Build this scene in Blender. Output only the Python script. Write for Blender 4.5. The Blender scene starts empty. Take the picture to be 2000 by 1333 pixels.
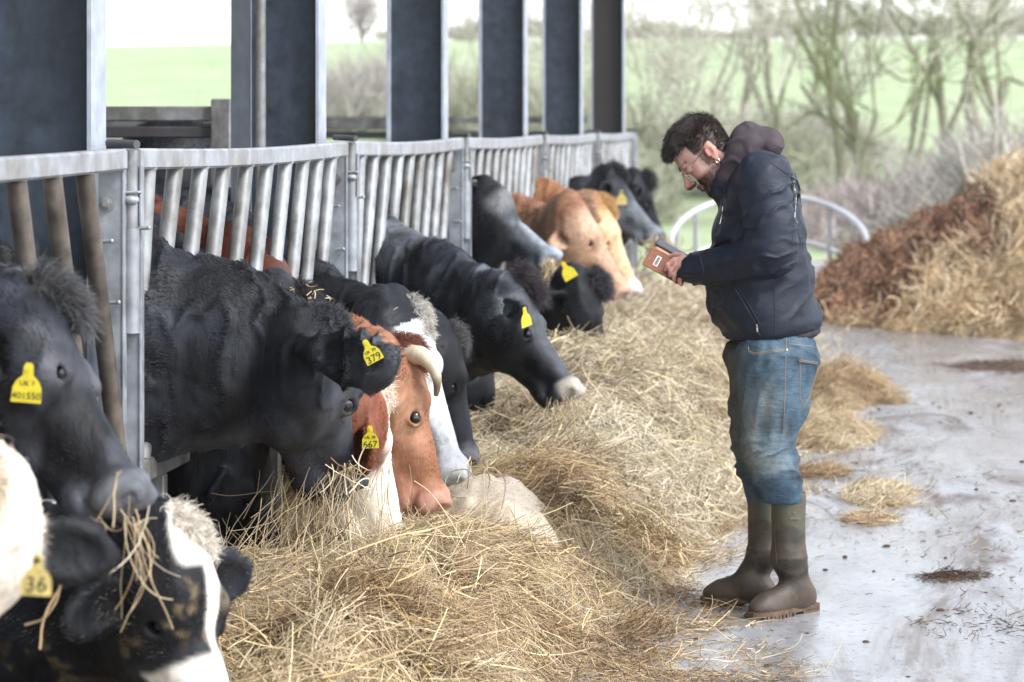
import bpy, math, random
import numpy as np
from mathutils import Vector, Matrix
from mathutils.bvhtree import BVHTree
PI = math.pi
rng = np.random.default_rng(11)
random.seed(5)
scene = bpy.context.scene
COL = scene.collection

# ------------------------------------------------------------------ camera model
# The camera stands in the feed passage 1.70 m up and looks along the barrier (+Y).
F, CX, CY, HC = 5200.0, 1700.0, 243.0, 1.70
def W(px, py, Y):
    return np.array([(px - CX) * Y / F, Y, HC - (py - CY) * Y / F])

# ------------------------------------------------------------------ small helpers
def nrm(v):
    v = np.asarray(v, float)
    return v / (np.linalg.norm(v) + 1e-12)
def tag(o, label=None, cat=None, group=None, kind=None):
    if label: o['label'] = label
    if cat: o['category'] = cat
    if group: o['group'] = group
    if kind: o['kind'] = kind
    return o
def link(name, data, mat=None, parent=None):
    o = bpy.data.objects.new(name, data)
    COL.objects.link(o)
    if mat is not None:
        data.materials.append(mat)
    if parent is not None:
        o.parent = parent
        o.matrix_parent_inverse = Matrix.LocRotScale(parent.location, parent.rotation_euler, parent.scale).inverted()
    return o
def empty(name, loc=(0, 0, 0)):
    o = bpy.data.objects.new(name, None)
    o.location = loc
    o.empty_display_size = 0.1
    COL.objects.link(o)
    return o
def mesh_np(name, v, f, smooth=True):
    v = np.asarray(v, np.float32); f = np.asarray(f, np.int32)
    me = bpy.data.meshes.new(name)
    me.vertices.add(len(v)); me.vertices.foreach_set('co', v.ravel())
    k = f.shape[1]
    me.loops.add(f.size); me.loops.foreach_set('vertex_index', f.ravel())
    me.polygons.add(len(f))
    me.polygons.foreach_set('loop_start', np.arange(0, f.size, k, dtype=np.int32))
    me.polygons.foreach_set('loop_total', np.full(len(f), k, np.int32))
    me.update(calc_edges=True); me.validate()
    if smooth:
        me.polygons.foreach_set('use_smooth', np.ones(len(me.polygons), bool))
    return me
def set_col(me, cols, name='col'):
    a = me.attributes.new(name, 'FLOAT_COLOR', 'POINT')
    c = np.ones((len(cols), 4), np.float32); c[:, :3] = cols
    a.data.foreach_set('color', c.ravel())

class MB:
    """collects boxes, tubes and sweeps into one mesh"""
    def __init__(s): s.v = []; s.f = []; s.n = 0
    def add(s, v, f):
        s.v += [tuple(map(float, q)) for q in v]
        s.f += [tuple(int(i) + s.n for i in q) for q in f]; s.n += len(v)
    def box(s, c, size, R=None, bev=0.0):
        c = np.asarray(c, float); h = np.asarray(size, float) / 2
        b = min(bev, h.min() * .9)
        R = np.eye(3) if R is None else np.asarray(R)
        if b <= 0:
            P = [(x, y, z) for x in (-1, 1) for y in (-1, 1) for z in (-1, 1)]
            s.add([c + R @ (np.array(p) * h) for p in P],
                  [(0, 1, 3, 2), (4, 6, 7, 5), (0, 4, 5, 1), (2, 3, 7, 6), (0, 2, 6, 4), (1, 5, 7, 3)])
            return
        # chamfered box : 24 verts
        vs = []; idx = {}
        for sx in (-1, 1):
            for sy in (-1, 1):
                for sz in (-1, 1):
                    sg = np.array([sx, sy, sz])
                    for a in range(3):
                        q = sg * h; t = np.array([b, b, b]); t[a] = 0
                        idx[(sx, sy, sz, a)] = len(vs); vs.append(c + R @ (q - sg * t))
        fs = []
        for a in range(3):
            o1, o2 = [(1, 2), (2, 0), (0, 1)][a]
            for sg in (-1, 1):
                loop = []
                for p, q in ((-1, -1), (1, -1), (1, 1), (-1, 1)):
                    k = [0, 0, 0]; k[a] = sg; k[o1] = p; k[o2] = q
                    loop.append(idx[(*k, a)])
                fs.append(loop if sg > 0 else loop[::-1])
        for a in range(3):       # edge chamfers along axis a
            o1, o2 = [(1, 2), (2, 0), (0, 1)][a]
            for p in (-1, 1):
                for q in (-1, 1):
                    k0 = [0, 0, 0]; k0[a] = -1; k0[o1] = p; k0[o2] = q
                    k1 = list(k0); k1[a] = 1
                    loop = [idx[(*k0, o1)], idx[(*k1, o1)], idx[(*k1, o2)], idx[(*k0, o2)]]
                    fs.append(loop if p * q < 0 else loop[::-1])
        for sx in (-1, 1):
            for sy in (-1, 1):
                for sz in (-1, 1):
                    fs.append([idx[(sx, sy, sz, 0)], idx[(sx, sy, sz, 1)], idx[(sx, sy, sz, 2)]][::1 if sx * sy * sz > 0 else -1])
        s.add(vs, fs)
    def tube(s, pts, r, n=10, caps=True):
        pts = [np.asarray(p, float) for p in pts]
        rr = [r] * len(pts) if np.isscalar(r) else list(r)
        up = np.array([0.0, 0, 1])
        T = [nrm(pts[min(i + 1, len(pts) - 1)] - pts[max(i - 1, 0)]) for i in range(len(pts))]
        a = np.cross(T[0], up)
        if np.linalg.norm(a) < .05: a = np.cross(T[0], [0, 1, 0])
        a = nrm(a); vs = []
        for i, p in enumerate(pts):
            a = nrm(a - T[i] * np.dot(a, T[i])); b = np.cross(T[i], a)
            for k in range(n):
                t = 2 * PI * k / n
                vs.append(p + rr[i] * (math.cos(t) * a + math.sin(t) * b))
        fs = []
        for i in range(len(pts) - 1):
            for k in range(n):
                k2 = (k + 1) % n
                fs.append((i * n + k, i * n + k2, (i + 1) * n + k2, (i + 1) * n + k))
        if caps:
            fs.append(tuple(range(n))[::-1]); fs.append(tuple((len(pts) - 1) * n + k for k in range(n)))
        s.add(vs, fs)
    def cyl(s, a, b, r, n=14): s.tube([a, b], r, n)
    def sphere(s, c, r, n=12, R=None):
        c = np.asarray(c, float); r = np.ones(3) * r
        R = np.eye(3) if R is None else np.asarray(R)
        vs = []
        for i in range(n + 1):
            th = PI * i / n
            for k in range(2 * n):
                ph = PI * k / n
                vs.append(c + R @ (r * np.array([math.sin(th) * math.cos(ph), math.sin(th) * math.sin(ph), math.cos(th)])))
        m = 2 * n
        fs = [(i * m + k, (i + 1) * m + k, (i + 1) * m + (k + 1) % m, i * m + (k + 1) % m) for i in range(n) for k in range(m)]
        s.add(vs, fs)
    def prism(s, outline, thick, O, A, B, N):
        """outline in (a,b) plane extruded along N by thick"""
        O, A, B, N = map(np.asarray, (O, A, B, N)); n = len(outline)
        f0 = [O + A * p[0] + B * p[1] for p in outline]
        s.add(f0 + [q + N * thick for q in f0],
              [tuple(range(n))[::-1], tuple(range(n, 2 * n))] + [(i, (i + 1) % n, n + (i + 1) % n, n + i) for i in range(n)])
    def build(s, name, mat, parent=None, smooth=True, angle=35):
        me = bpy.data.meshes.new(name)
        me.from_pydata(s.v, [], s.f); me.validate()
        if smooth:
            me.polygons.foreach_set('use_smooth', np.ones(len(me.polygons), bool))
            try: me.set_sharp_from_angle(angle=math.radians(angle))
            except Exception: pass
        return link(name, me, mat, parent)

# ------------------------------------------------------------------ noise (numpy value noise)
def _hash(ix, iy, iz, seed):
    h = (ix.astype(np.int64) * 374761393 + iy.astype(np.int64) * 668265263 + iz.astype(np.int64) * 2147483647 + seed * 974634777) & 0xffffffff
    h = ((h ^ (h >> 13)) * 1274126177) & 0xffffffff
    return ((h ^ (h >> 16)) & 0xffff).astype(np.float32) / 65535.0
def vnoise(P, seed=0):
    P = np.asarray(P, np.float32)
    if P.shape[1] == 2: P = np.c_[P, np.zeros(len(P), np.float32)]
    I = np.floor(P).astype(np.int32); f = P - I; f = f * f * (3 - 2 * f)
    r = 0
    for dx in (0, 1):
        wx = f[:, 0] if dx else 1 - f[:, 0]
        for dy in (0, 1):
            wy = f[:, 1] if dy else 1 - f[:, 1]
            for dz in (0, 1):
                wz = f[:, 2] if dz else 1 - f[:, 2]
                r = r + wx * wy * wz * _hash(I[:, 0] + dx, I[:, 1] + dy, I[:, 2] + dz, seed)
    return r * 2 - 1
def fbm(P, oct=4, seed=0):
    P = np.asarray(P, np.float32); a = 1.0; s = 0; t = 0
    for i in range(oct):
        s = s + a * vnoise(P * (2 ** i) + 17.3 * i, seed + i); t += a; a *= .5
    return s / t

# ------------------------------------------------------------------ signed distance modelling
def smin(a, b, k):
    if k <= 0: return np.minimum(a, b)
    h = np.clip(.5 + .5 * (b - a) / k, 0, 1)
    return b + (a - b) * h - k * h * (1 - h)
class SDF:
    def __init__(s, B=None): s.p = []; s.B = np.eye(3) if B is None else B; s.disp = None
    def rc(s, a, b, ra, rb, k=.03, sq=1.0, lat=None, flow=None, op=1):
        a = np.asarray(a, float); b = np.asarray(b, float)
        lat = None if lat is None else nrm(lat)
        s.p.append(('rc', a, b, ra, rb, k, sq, lat, flow if flow is not None else nrm(a - b) if np.linalg.norm(a - b) > 1e-6 else np.zeros(3), op)); return s
    def el(s, c, axes, r, k=.03, flow=None, op=1):
        s.p.append(('el', np.asarray(c, float), np.asarray(axes, float), np.asarray(r, float), k, flow if flow is not None else np.zeros(3), op)); return s
    def one(s, q, P):
        if q[0] == 'rc':
            _, a, b, ra, rb, k, sq, lat, flow, op = q
            A, Bb, Q = a, b, P
            if sq != 1.0 and lat is not None:
                # squash along lat about the segment
                def S(X, o=a): 
                    d = (X - o) @ lat
                    return X + np.multiply.outer(d * (1 / sq - 1), lat)
                Q = S(P); Bb = S(b[None])[0]
            ba = Bb - A; pa = Q - A; L2 = float(ba @ ba) + 1e-9
            h = np.clip(pa @ ba / L2, 0, 1).astype(np.float32)
            d = np.linalg.norm(pa - np.multiply.outer(h, ba), axis=1) - (ra + (rb - ra) * h)
            if sq < 1: d = d * (sq + (1 - sq) * .4)
            return d
        _, c, ax, r, k, flow, op = q
        p = (P - c) @ ax.T
        k0 = np.linalg.norm(p / r, axis=1); k1 = np.linalg.norm(p / (r * r), axis=1)
        return k0 * (k0 - 1) / np.maximum(k1, 1e-6)
    def bounds(s, pad=.04):
        lo = np.full(3, 1e9); hi = -lo
        for q in s.p:
            if q[-1] < 0: continue
            if q[0] == 'rc':
                for c, r in ((q[1], q[3]), (q[2], q[4])): lo = np.minimum(lo, c - r); hi = np.maximum(hi, c + r)
            else:
                e = np.sqrt(((q[2] * q[3][:, None]) ** 2).sum(0)); lo = np.minimum(lo, q[1] - e); hi = np.maximum(hi, q[1] + e)
        return lo - pad, hi + pad
    def __call__(s, P):
        P = P.astype(np.float32); d = None
        if s.p and s.p[0][-1] < 0: pass
        for q in s.p:
            e = s.one(q, P); k = q[-3] if q[0] == 'el' else q[5]; op = q[-1]
            if op > 0: d = e if d is None else smin(d, e, k)
            elif op < 0 and d is not None: d = -smin(-d, e, k)
        if d is None: d = np.ones(len(P), np.float32)
        if s.disp is not None: d = d + s.disp(P)
        return d
    def flow(s, P):
        num = np.zeros(P.shape); 
        for q in s.p:
            if q[-1] < 0: continue
            fl = q[-2]
            w = np.exp(-np.clip(s.one(q, P) + .02, 0, 1) / .02)
            num += w[:, None] * fl
        return num
    def mesh(s, h, lo=None, hi=None):
        l, u = s.bounds()
        lo = l if lo is None else np.maximum(l, lo); hi = u if hi is None else np.minimum(u, hi)
        nb = np.ceil((hi - lo) / (4 * h)).astype(int) + 1
        g = np.stack(np.meshgrid(*[np.arange(n) for n in nb], indexing='ij'), -1).reshape(-1, 3)
        C = lo + (g * 4 + 1.5) * h
        fc = s(C); act = np.abs(fc) < 4 * h * 1.35
        N = nb * 4
        V = np.repeat(np.repeat(np.repeat(np.where(fc.reshape(nb) > 0, 1., -1.).astype(np.float32), 4, 0), 4, 1), 4, 2)
        ga = g[act] * 4
        o = np.stack(np.meshgrid(*[np.arange(4)] * 3, indexing='ij'), -1).reshape(-1, 3)
        idx = (ga[:, None, :] + o[None]).reshape(-1, 3)
        vals = np.empty(len(idx), np.float32)
        key = (ga * h / .22).astype(np.int64); key = key[:, 0] * 10000000 + key[:, 1] * 10000 + key[:, 2]
        order = np.argsort(key, kind='stable'); kk = key[order]
        cuts = np.r_[0, np.nonzero(np.diff(kk))[0] + 1, len(kk)]
        full = s.p; bs = []
        for q in full:
            if q[0] == 'rc': c = (q[1] + q[2]) / 2; R = np.linalg.norm(q[1] - q[2]) / 2 + max(q[3], q[4])
            else: c = q[1]; R = q[3].max()
            bs.append((c, R))
        for a0, a1 in zip(cuts[:-1], cuts[1:]):
            rows = order[a0:a1]; P = lo + (ga[rows][:, None, :] + o[None]).reshape(-1, 3) * h
            cc = (P.max(0) + P.min(0)) / 2; rr = np.linalg.norm(P.max(0) - cc)
            keep = [q for q, (c, R) in zip(full, bs) if np.linalg.norm(c - cc) - R - rr < .10]
            if not any(q[-1] > 0 for q in keep): keep = full
            s.p = keep
            vals[(rows[:, None] * 64 + np.arange(64)[None]).ravel()] = s(P)
        s.p = full
        V[idx[:, 0], idx[:, 1], idx[:, 2]] = vals
        V[0] = V[-1] = 1; V[:, 0] = V[:, -1] = 1; V[:, :, 0] = V[:, :, -1] = 1
        return surface_nets(V, lo, h)
def surface_nets(V, lo, h):
    S = V < 0; N = V.shape
    c = np.zeros((N[0] - 1, N[1] - 1, N[2] - 1), np.int8)
    for dx in (0, 1):
        for dy in (0, 1):
            for dz in (0, 1):
                c += S[dx:N[0] - 1 + dx, dy:N[1] - 1 + dy, dz:N[2] - 1 + dz]
    cell = np.argwhere((c > 0) & (c < 8))
    ID = np.full(c.shape, -1, np.int32); ID[cell[:, 0], cell[:, 1], cell[:, 2]] = np.arange(len(cell))
    acc = np.zeros((len(cell), 3)); cnt = np.zeros(len(cell))
    cor = [(a, b, d) for a in (0, 1) for b in (0, 1) for d in (0, 1)]
    for i, p in enumerate(cor):
        for q in cor[i + 1:]:
            if sum(abs(x - y) for x, y in zip(p, q)) != 1: continue
            a = V[cell[:, 0] + p[0], cell[:, 1] + p[1], cell[:, 2] + p[2]]; b = V[cell[:, 0] + q[0], cell[:, 1] + q[1], cell[:, 2] + q[2]]
            m = (a < 0) != (b < 0); t = np.where(m, a / np.where(m, a - b, 1), 0)
            acc += m[:, None] * (np.array(p) + t[:, None] * (np.array(q) - np.array(p))); cnt += m
    vert = lo + (cell + acc / cnt[:, None]) * h
    faces = []
    for ax in range(3):
        a1, a2 = [(1, 2), (2, 0), (0, 1)][ax]
        sl0 = [slice(1, n - 1) for n in N]; sl1 = list(sl0); sl0[ax] = slice(0, N[ax] - 1); sl1[ax] = slice(1, N[ax])
        s0 = S[tuple(sl0)]; s1 = S[tuple(sl1)]
        e = np.argwhere(s0 != s1); st = s0[e[:, 0], e[:, 1], e[:, 2]]
        off = np.array([1, 1, 1]); off[ax] = 0; e = e + off
        def cid(d1, d2):
            q = e.copy(); q[:, a1] += d1; q[:, a2] += d2
            return ID[q[:, 0], q[:, 1], q[:, 2]]
        Q = np.stack([cid(-1, -1), cid(0, -1), cid(0, 0), cid(-1, 0)], 1)
        Q[~st] = Q[~st][:, ::-1]
        faces.append(Q)
    F_ = np.concatenate(faces)
    F_ = F_[(F_ >= 0).all(1)]
    return vert, F_

def tri_sample(v, f, n, rg, mask=None):
    """random points on quads: pos, normal, face index, vertex weights"""
    a, b, c, d = (v[f[:, i]] for i in range(4))
    nn = np.cross(c - a, d - b); ar = np.linalg.norm(nn, axis=1) * .5 + 1e-12
    w = ar if mask is None else ar * mask
    cdf = np.cumsum(w); fi = np.searchsorted(cdf, rg.random(n) * cdf[-1]); fi = np.minimum(fi, len(f) - 1)
    s, t = rg.random((2, n, 1))
    p = (1 - s) * (1 - t) * a[fi] + s * (1 - t) * b[fi] + s * t * c[fi] + (1 - s) * t * d[fi]
    N = nn[fi] / (2 * ar[fi, None])
    return p, N, fi

def curves_obj(name, pts, rad, col, mat, parent=None):
    """pts (n,k,3), rad (n,k), col (n,3)"""
    n, k, _ = pts.shape
    hc = bpy.data.hair_curves.new(name)
    hc.add_curves([k] * n)
    hc.attributes['position'].data.foreach_set('vector', pts.astype(np.float32).ravel())
    ra = hc.attributes.get('radius') or hc.attributes.new('radius', 'FLOAT', 'POINT')
    ra.data.foreach_set('value', np.broadcast_to(rad, (n, k)).astype(np.float32).ravel())
    ca = hc.attributes.new('col', 'FLOAT_COLOR', 'CURVE')
    c4 = np.ones((n, 4), np.float32); c4[:, :3] = col
    ca.data.foreach_set('color', c4.ravel())
    return link(name, hc, mat, parent)

# ------------------------------------------------------------------ materials
def new_mat(name):
    m = bpy.data.materials.new(name); m.use_nodes = True
    nt = m.node_tree; b = nt.nodes['Principled BSDF']
    return m, nt, b
def N(nt, t, **kw):
    n = nt.nodes.new(t)
    for k, v in kw.items():
        if k in n.inputs: n.inputs[k].default_value = v
        else: setattr(n, k, v)
    return n
def ramp(nt, fac, stops):
    r = nt.nodes.new('ShaderNodeValToRGB'); e = r.color_ramp.elements
    while len(e) < len(stops): e.new(.5)
    for i, (p, c) in enumerate(stops):
        e[i].position = p; e[i].color = (*c, 1) if len(c) == 3 else c
    nt.links.new(fac, r.inputs[0]); return r.outputs[0]
def noise(nt, scale, detail=4, rough=.55, vec=None, stretch=None, dist=0):
    n = nt.nodes.new('ShaderNodeTexNoise'); n.inputs['Scale'].default_value = scale
    n.inputs['Detail'].default_value = detail; n.inputs['Roughness'].default_value = rough; n.inputs['Distortion'].default_value = dist
    if vec is None: vec = nt.nodes.new('ShaderNodeTexCoord').outputs['Object']
    if stretch is not None:
        mp = nt.nodes.new('ShaderNodeMapping'); mp.inputs['Scale'].default_value = stretch; nt.links.new(vec, mp.inputs['Vector']); vec = mp.outputs[0]
    nt.links.new(vec, n.inputs['Vector']); return n.outputs['Fac']
def bump(nt, bsdf, h, strength=.4, dist=.01):
    b = nt.nodes.new('ShaderNodeBump'); b.inputs['Strength'].default_value = strength; b.inputs['Distance'].default_value = dist
    nt.links.new(h, b.inputs['Height']); nt.links.new(b.outputs[0], bsdf.inputs['Normal'])
def mix(nt, fac, a, b, mode='MIX'):
    m = nt.nodes.new('ShaderNodeMix'); m.data_type = 'RGBA'; m.blend_type = mode
    for i, s in ((0, fac), (6, a), (7, b)):
        if hasattr(s, 'is_linked') or hasattr(s, 'links'): nt.links.new(s, m.inputs[i])
        else: m.inputs[i].default_value = s if i == 0 else (*s, 1) if len(s) == 3 else s
    return m.outputs[2]
def simple(name, c, rough=.6, metal=0, var=.15, scale=8, bmp=0, bscale=60, spec=.5, stretch=None):
    m, nt, b = new_mat(name)
    lo = tuple(x * (1 - var) for x in c); hi = tuple(min(1, x * (1 + var)) for x in c)
    nt.links.new(ramp(nt, noise(nt, scale, stretch=stretch), [(.3, lo), (.7, hi)]), b.inputs['Base Color'])
    b.inputs['Roughness'].default_value = rough; b.inputs['Metallic'].default_value = metal
    b.inputs['Specular IOR Level'].default_value = spec
    if bmp: bump(nt, b, noise(nt, bscale, 3), bmp, .005)
    return m
def attr_mat(name, rough=.6, spec=.4, bscale=0, bstr=.3, sheen=0, hair=False, stretch=None, var=0.0, vscale=30, trans=0):
    m, nt, b = new_mat(name)
    a = nt.nodes.new('ShaderNodeAttribute'); a.attribute_name = 'col'
    c = a.outputs['Color']
    if var:
        nz = noise(nt, vscale, 4, .6)
        g = ramp(nt, nz, [(.25, (1 - var,) * 3), (.75, (1 + var,) * 3)])
        c = mix(nt, 1.0, c, g, 'MULTIPLY')
    nt.links.new(c, b.inputs['Base Color'])
    b.inputs['Roughness'].default_value = rough; b.inputs['Specular IOR Level'].default_value = spec
    if sheen:
        b.inputs['Sheen Weight'].default_value = sheen; b.inputs['Sheen Roughness'].default_value = .4
    if bscale: bump(nt, b, noise(nt, bscale, 4, .6, stretch=stretch), bstr, .006)
    if trans:
        pass
    return m
def sstep(a, b, x):
    t = np.clip((x - a) / (b - a), 0, 1); return t * t * (3 - 2 * t)
def lerp3(a, b, t): return np.asarray(a) * (1 - t[:, None]) + np.asarray(b) * t[:, None]

def text_mesh(name, body, size, O, A, B, mat, parent, extrude=.0006):
    """text laid on plane with origin O (centre), right A, up B"""
    cu = bpy.data.curves.new(name, 'FONT'); cu.body = body; cu.size = size; cu.align_x = 'CENTER'; cu.align_y = 'CENTER'; cu.extrude = extrude
    cu.resolution_u = 3
    t = bpy.data.objects.new(name, cu); COL.objects.link(t)
    dg = bpy.context.evaluated_depsgraph_get(); dg.update()
    me = bpy.data.meshes.new_from_object(t.evaluated_get(dg))
    bpy.data.objects.remove(t)
    A = nrm(A); B = nrm(B); Nn = np.cross(A, B)
    co = np.empty(len(me.vertices) * 3, np.float32); me.vertices.foreach_get('co', co); co = co.reshape(-1, 3)
    co = np.asarray(O) + np.outer(co[:, 0], A) + np.outer(co[:, 1], B) + np.outer(co[:, 2], Nn)
    me.vertices.foreach_set('co', co.astype(np.float32).ravel()); me.update()
    me.materials.clear()
    return link(name, me, mat, parent)
# ================================================================== camera, light, world
cam = bpy.data.cameras.new('camera'); camo = bpy.data.objects.new('camera', cam); COL.objects.link(camo)
cam.sensor_width = 36; cam.sensor_fit = 'HORIZONTAL'; cam.lens = 36 * F / 2000
cam.shift_x = -(CX - 1000) / 2000; cam.shift_y = -(666.5 - CY) / 2000
cam.clip_start = .1; cam.clip_end = 2000
camo.location = (0, 0, HC); camo.rotation_euler = (PI / 2, 0, 0)
cam.dof.use_dof = True; cam.dof.focus_distance = 8.5; cam.dof.aperture_fstop = 3.9; cam.dof.aperture_blades = 0
scene.camera = camo

SUN_EL, SUN_AZ = math.radians(48), math.radians(62)      # sun from the right, a little behind the camera
world = bpy.data.worlds.new("World"); scene.world = world; world.use_nodes = True
wn = world.node_tree; bg = wn.nodes['Background']
sky = wn.nodes.new('ShaderNodeTexSky'); sky.sky_type = 'NISHITA'; sky.sun_disc = False
sky.sun_elevation = SUN_EL
sky.air_density = 1.0; sky.dust_density = 1.0; sky.ozone_density = 1.0; sky.altitude = 100
# thin overcast: the blue of the clear sky is mostly whitened by cloud
hs = wn.nodes.new('ShaderNodeHueSaturation'); hs.inputs['Saturation'].default_value = .35
wn.links.new(sky.outputs[0], hs.inputs['Color'])
cl = wn.nodes.new('ShaderNodeTexNoise'); cl.inputs['Scale'].default_value = 2.2; cl.inputs['Detail'].default_value = 5
cr = wn.nodes.new('ShaderNodeValToRGB'); cr.color_ramp.elements[0].color = (.9, .92, .97, 1); cr.color_ramp.elements[1].color = (1.12, 1.1, 1.08, 1)
wn.links.new(cl.outputs['Fac'], cr.inputs[0])
mx = wn.nodes.new('ShaderNodeMix'); mx.data_type = 'RGBA'; mx.blend_type = 'MULTIPLY'; mx.inputs[0].default_value = 1
wn.links.new(hs.outputs[0], mx.inputs[6]); wn.links.new(cr.outputs[0], mx.inputs[7])
wn.links.new(mx.outputs[2], bg.inputs['Color']); bg.inputs['Strength'].default_value = .15
sun = bpy.data.lights.new('sun', 'SUN'); suno = bpy.data.objects.new('sun', sun); COL.objects.link(suno)
sun.energy = 1.1; sun.angle = math.radians(16); sun.color = (1, .97, .92)
sd = Vector((math.cos(SUN_EL) * math.sin(SUN_AZ), -math.cos(SUN_EL) * math.cos(SUN_AZ), math.sin(SUN_EL)))
suno.rotation_euler = sd.to_track_quat('Z', 'Y').to_euler()
sky.sun_rotation = math.atan2(sd.x, sd.y)
scene.view_settings.view_transform = 'Standard'; scene.view_settings.look = 'None'
scene.view_settings.exposure = 1.52; scene.view_settings.gamma = 1
scene.cycles.max_bounces = 6; scene.cycles.diffuse_bounces = 3; scene.cycles.glossy_bounces = 3
scene.cycles.transparent_max_bounces = 8; scene.cycles.use_denoising = True
scene.cycles.caustics_reflective = False; scene.cycles.caustics_refractive = False
try: scene.cycles_curves.shape = 'RIBBONS'; scene.cycles_curves.subdivisions = 2
except Exception: pass

# ================================================================== damp air of the winter day
hz = bpy.data.meshes.new('haze'); x0, x1, y0, y1, z0, z1 = -112, 92, -42, 242, -4, 19
hz.from_pydata([(x, y, z) for x in (x0, x1) for y in (y0, y1) for z in (z0, z1)], [], [(0, 1, 3, 2), (4, 6, 7, 5), (0, 4, 5, 1), (2, 3, 7, 6), (0, 2, 6, 4), (1, 5, 7, 3)])
hzo = bpy.data.objects.new('haze', hz); COL.objects.link(hzo); hzo['kind'] = 'stuff'; hzo['category'] = 'haze'; hzo['label'] = 'thin pale winter haze over the field and trees'
hm = bpy.data.materials.new('haze'); hm.use_nodes = True; hn = hm.node_tree; hn.nodes.remove(hn.nodes['Principled BSDF'])
pv = hn.nodes.new('ShaderNodeVolumePrincipled'); pv.inputs['Color'].default_value = (.96, .98, 1, 1); pv.inputs['Density'].default_value = .0004
hn.links.new(pv.outputs[0], hn.nodes['Material Output'].inputs['Volume']); hz.materials.append(hm)
# ================================================================== materials
M = {}
def galv(name, base, rust, var=.2, dirt=.5, rough=.5, metal=.35):
    m, nt, b = new_mat(name)
    n1 = noise(nt, 14, 5, .6); n2 = noise(nt, 5, 5, .65, stretch=(1, 1, .3)); n3 = noise(nt, 160, 2)
    c = ramp(nt, n1, [(.3, tuple(x * (1 - var) for x in base)), (.7, tuple(min(1, x * (1 + var)) for x in base))])
    g = ramp(nt, n2, [(.50 - .1 * dirt, (0, 0, 0)), (.72, (dirt,) * 3)])
    nt.links.new(mix(nt, g, c, rust), b.inputs['Base Color'])
    b.inputs['Metallic'].default_value = metal
    nt.links.new(ramp(nt, n1, [(.3, (rough - .12,) * 3), (.7, (rough + .15,) * 3)]), b.inputs['Roughness'])
    bump(nt, b, n3, .12, .002)
    return m
M['galv'] = galv('galvanised_steel', (.46, .48, .52), (.16, .12, .08))
M['galv_rail'] = galv('galvanised_rail', (.40, .42, .455), (.20, .16, .12), dirt=.6, var=.25)
M['galv_dirty'] = galv('greasy_steel_bar', (.20, .17, .145), (.05, .042, .036), var=.45, dirt=.9, rough=.5)
M['galv_bar'] = galv('steel_bar', (.34, .355, .37), (.085, .07, .045), dirt=.95, var=.35)
M['galv_plate'] = galv('steel_plate', (.36, .385, .42), (.13, .11, .09), dirt=.6, rough=.5, var=.3)
M['flange'] = galv('column_flange_lit', (.42, .46, .53), (.3, .27, .24), dirt=.3, rough=.6, metal=.2)  # same steel as the web, sky light put into the paler colour
M['column'] = galv('column_web_shaded', (.048, .064, .088), (.022, .026, .034), dirt=.9, rough=.55, metal=.25, var=.45)  # shade under the roof put into the darker web colour
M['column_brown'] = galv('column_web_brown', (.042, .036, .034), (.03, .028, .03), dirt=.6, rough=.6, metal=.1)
M['stiff'] = galv('stiffener_steel', (.11, .125, .15), (.06, .06, .065), dirt=.6, rough=.6, metal=.2)
M['dark_steel'] = galv('dark_steel', (.10, .10, .11), (.06, .045, .035), dirt=.6, rough=.6)
M['concrete_wall'] = simple('concrete_wall', (.22, .21, .19), .85, 0, .3, 4, .3, 40)
M['roof'] = simple('roof_sheet', (.16, .165, .17), .7, 0, .2, 3)
M['ring_paint'] = simple('pale_galvanised_tube', (.62, .63, .68), .45, .2, .12, 5)

def yard_mat():
    m, nt, b = new_mat('wet_concrete')
    tc = nt.nodes.new('ShaderNodeTexCoord').outputs['Object']
    big = noise(nt, .8, 6, .62, tc, (1, .45, 1)); mid = noise(nt, 3.5, 6, .65, tc, (1, .5, 1)); fine = noise(nt, 60, 4, .7, tc)
    muck = noise(nt, 1.7, 8, .7, tc, (1, .32, 1), 1.2); grit = noise(nt, 28, 5, .75, tc)
    c = ramp(nt, mid, [(.3, (.235, .24, .25)), (.7, (.41, .415, .43))])
    mk = ramp(nt, muck, [(.47, (0, 0, 0)), (.60, (.8,) * 3)])
    c = mix(nt, mk, c, (.135, .105, .080))
    sp = ramp(nt, grit, [(.57, (0, 0, 0)), (.64, (.8,) * 3)])
    c = mix(nt, sp, c, (.10, .07, .045))
    nt.links.new(c, b.inputs['Base Color'])
    mkr = ramp(nt, muck, [(.50, (0, 0, 0)), (.62, (.30,) * 3)])
    wet = ramp(nt, big, [(.38, (.34,) * 3), (.46, (.15,) * 3), (.53, (.04,) * 3)])
    rr = nt.nodes.new('ShaderNodeMath'); rr.operation = 'MULTIPLY_ADD'
    nt.links.new(grit, rr.inputs[0]); rr.inputs[1].default_value = .25; nt.links.new(wet, rr.inputs[2])
    r2 = nt.nodes.new('ShaderNodeMath'); r2.operation = 'SUBTRACT'; r2.use_clamp = True
    r3 = nt.nodes.new('ShaderNodeMath'); r3.operation = 'ADD'; nt.links.new(rr.outputs[0], r3.inputs[0]); nt.links.new(mkr, r3.inputs[1])
    nt.links.new(r3.outputs[0], r2.inputs[0]); r2.inputs[1].default_value = .05
    nt.links.new(r2.outputs[0], b.inputs['Roughness'])
    nt.links.new(ramp(nt, muck, [(.48, (.75,) * 3), (.62, (.3,) * 3)]), b.inputs['Specular IOR Level'])
    h = nt.nodes.new('ShaderNodeMath'); h.operation = 'MULTIPLY_ADD'
    nt.links.new(fine, h.inputs[0]); h.inputs[1].default_value = .35; nt.links.new(mid, h.inputs[2])
    bump(nt, b, h.outputs[0], .35, .012)
    return m
M['yard'] = yard_mat()
M['bedding'] = simple('trodden_straw_bedding', (.12, .085, .05), .95, 0, .4, 9, .5, 30)
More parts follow.
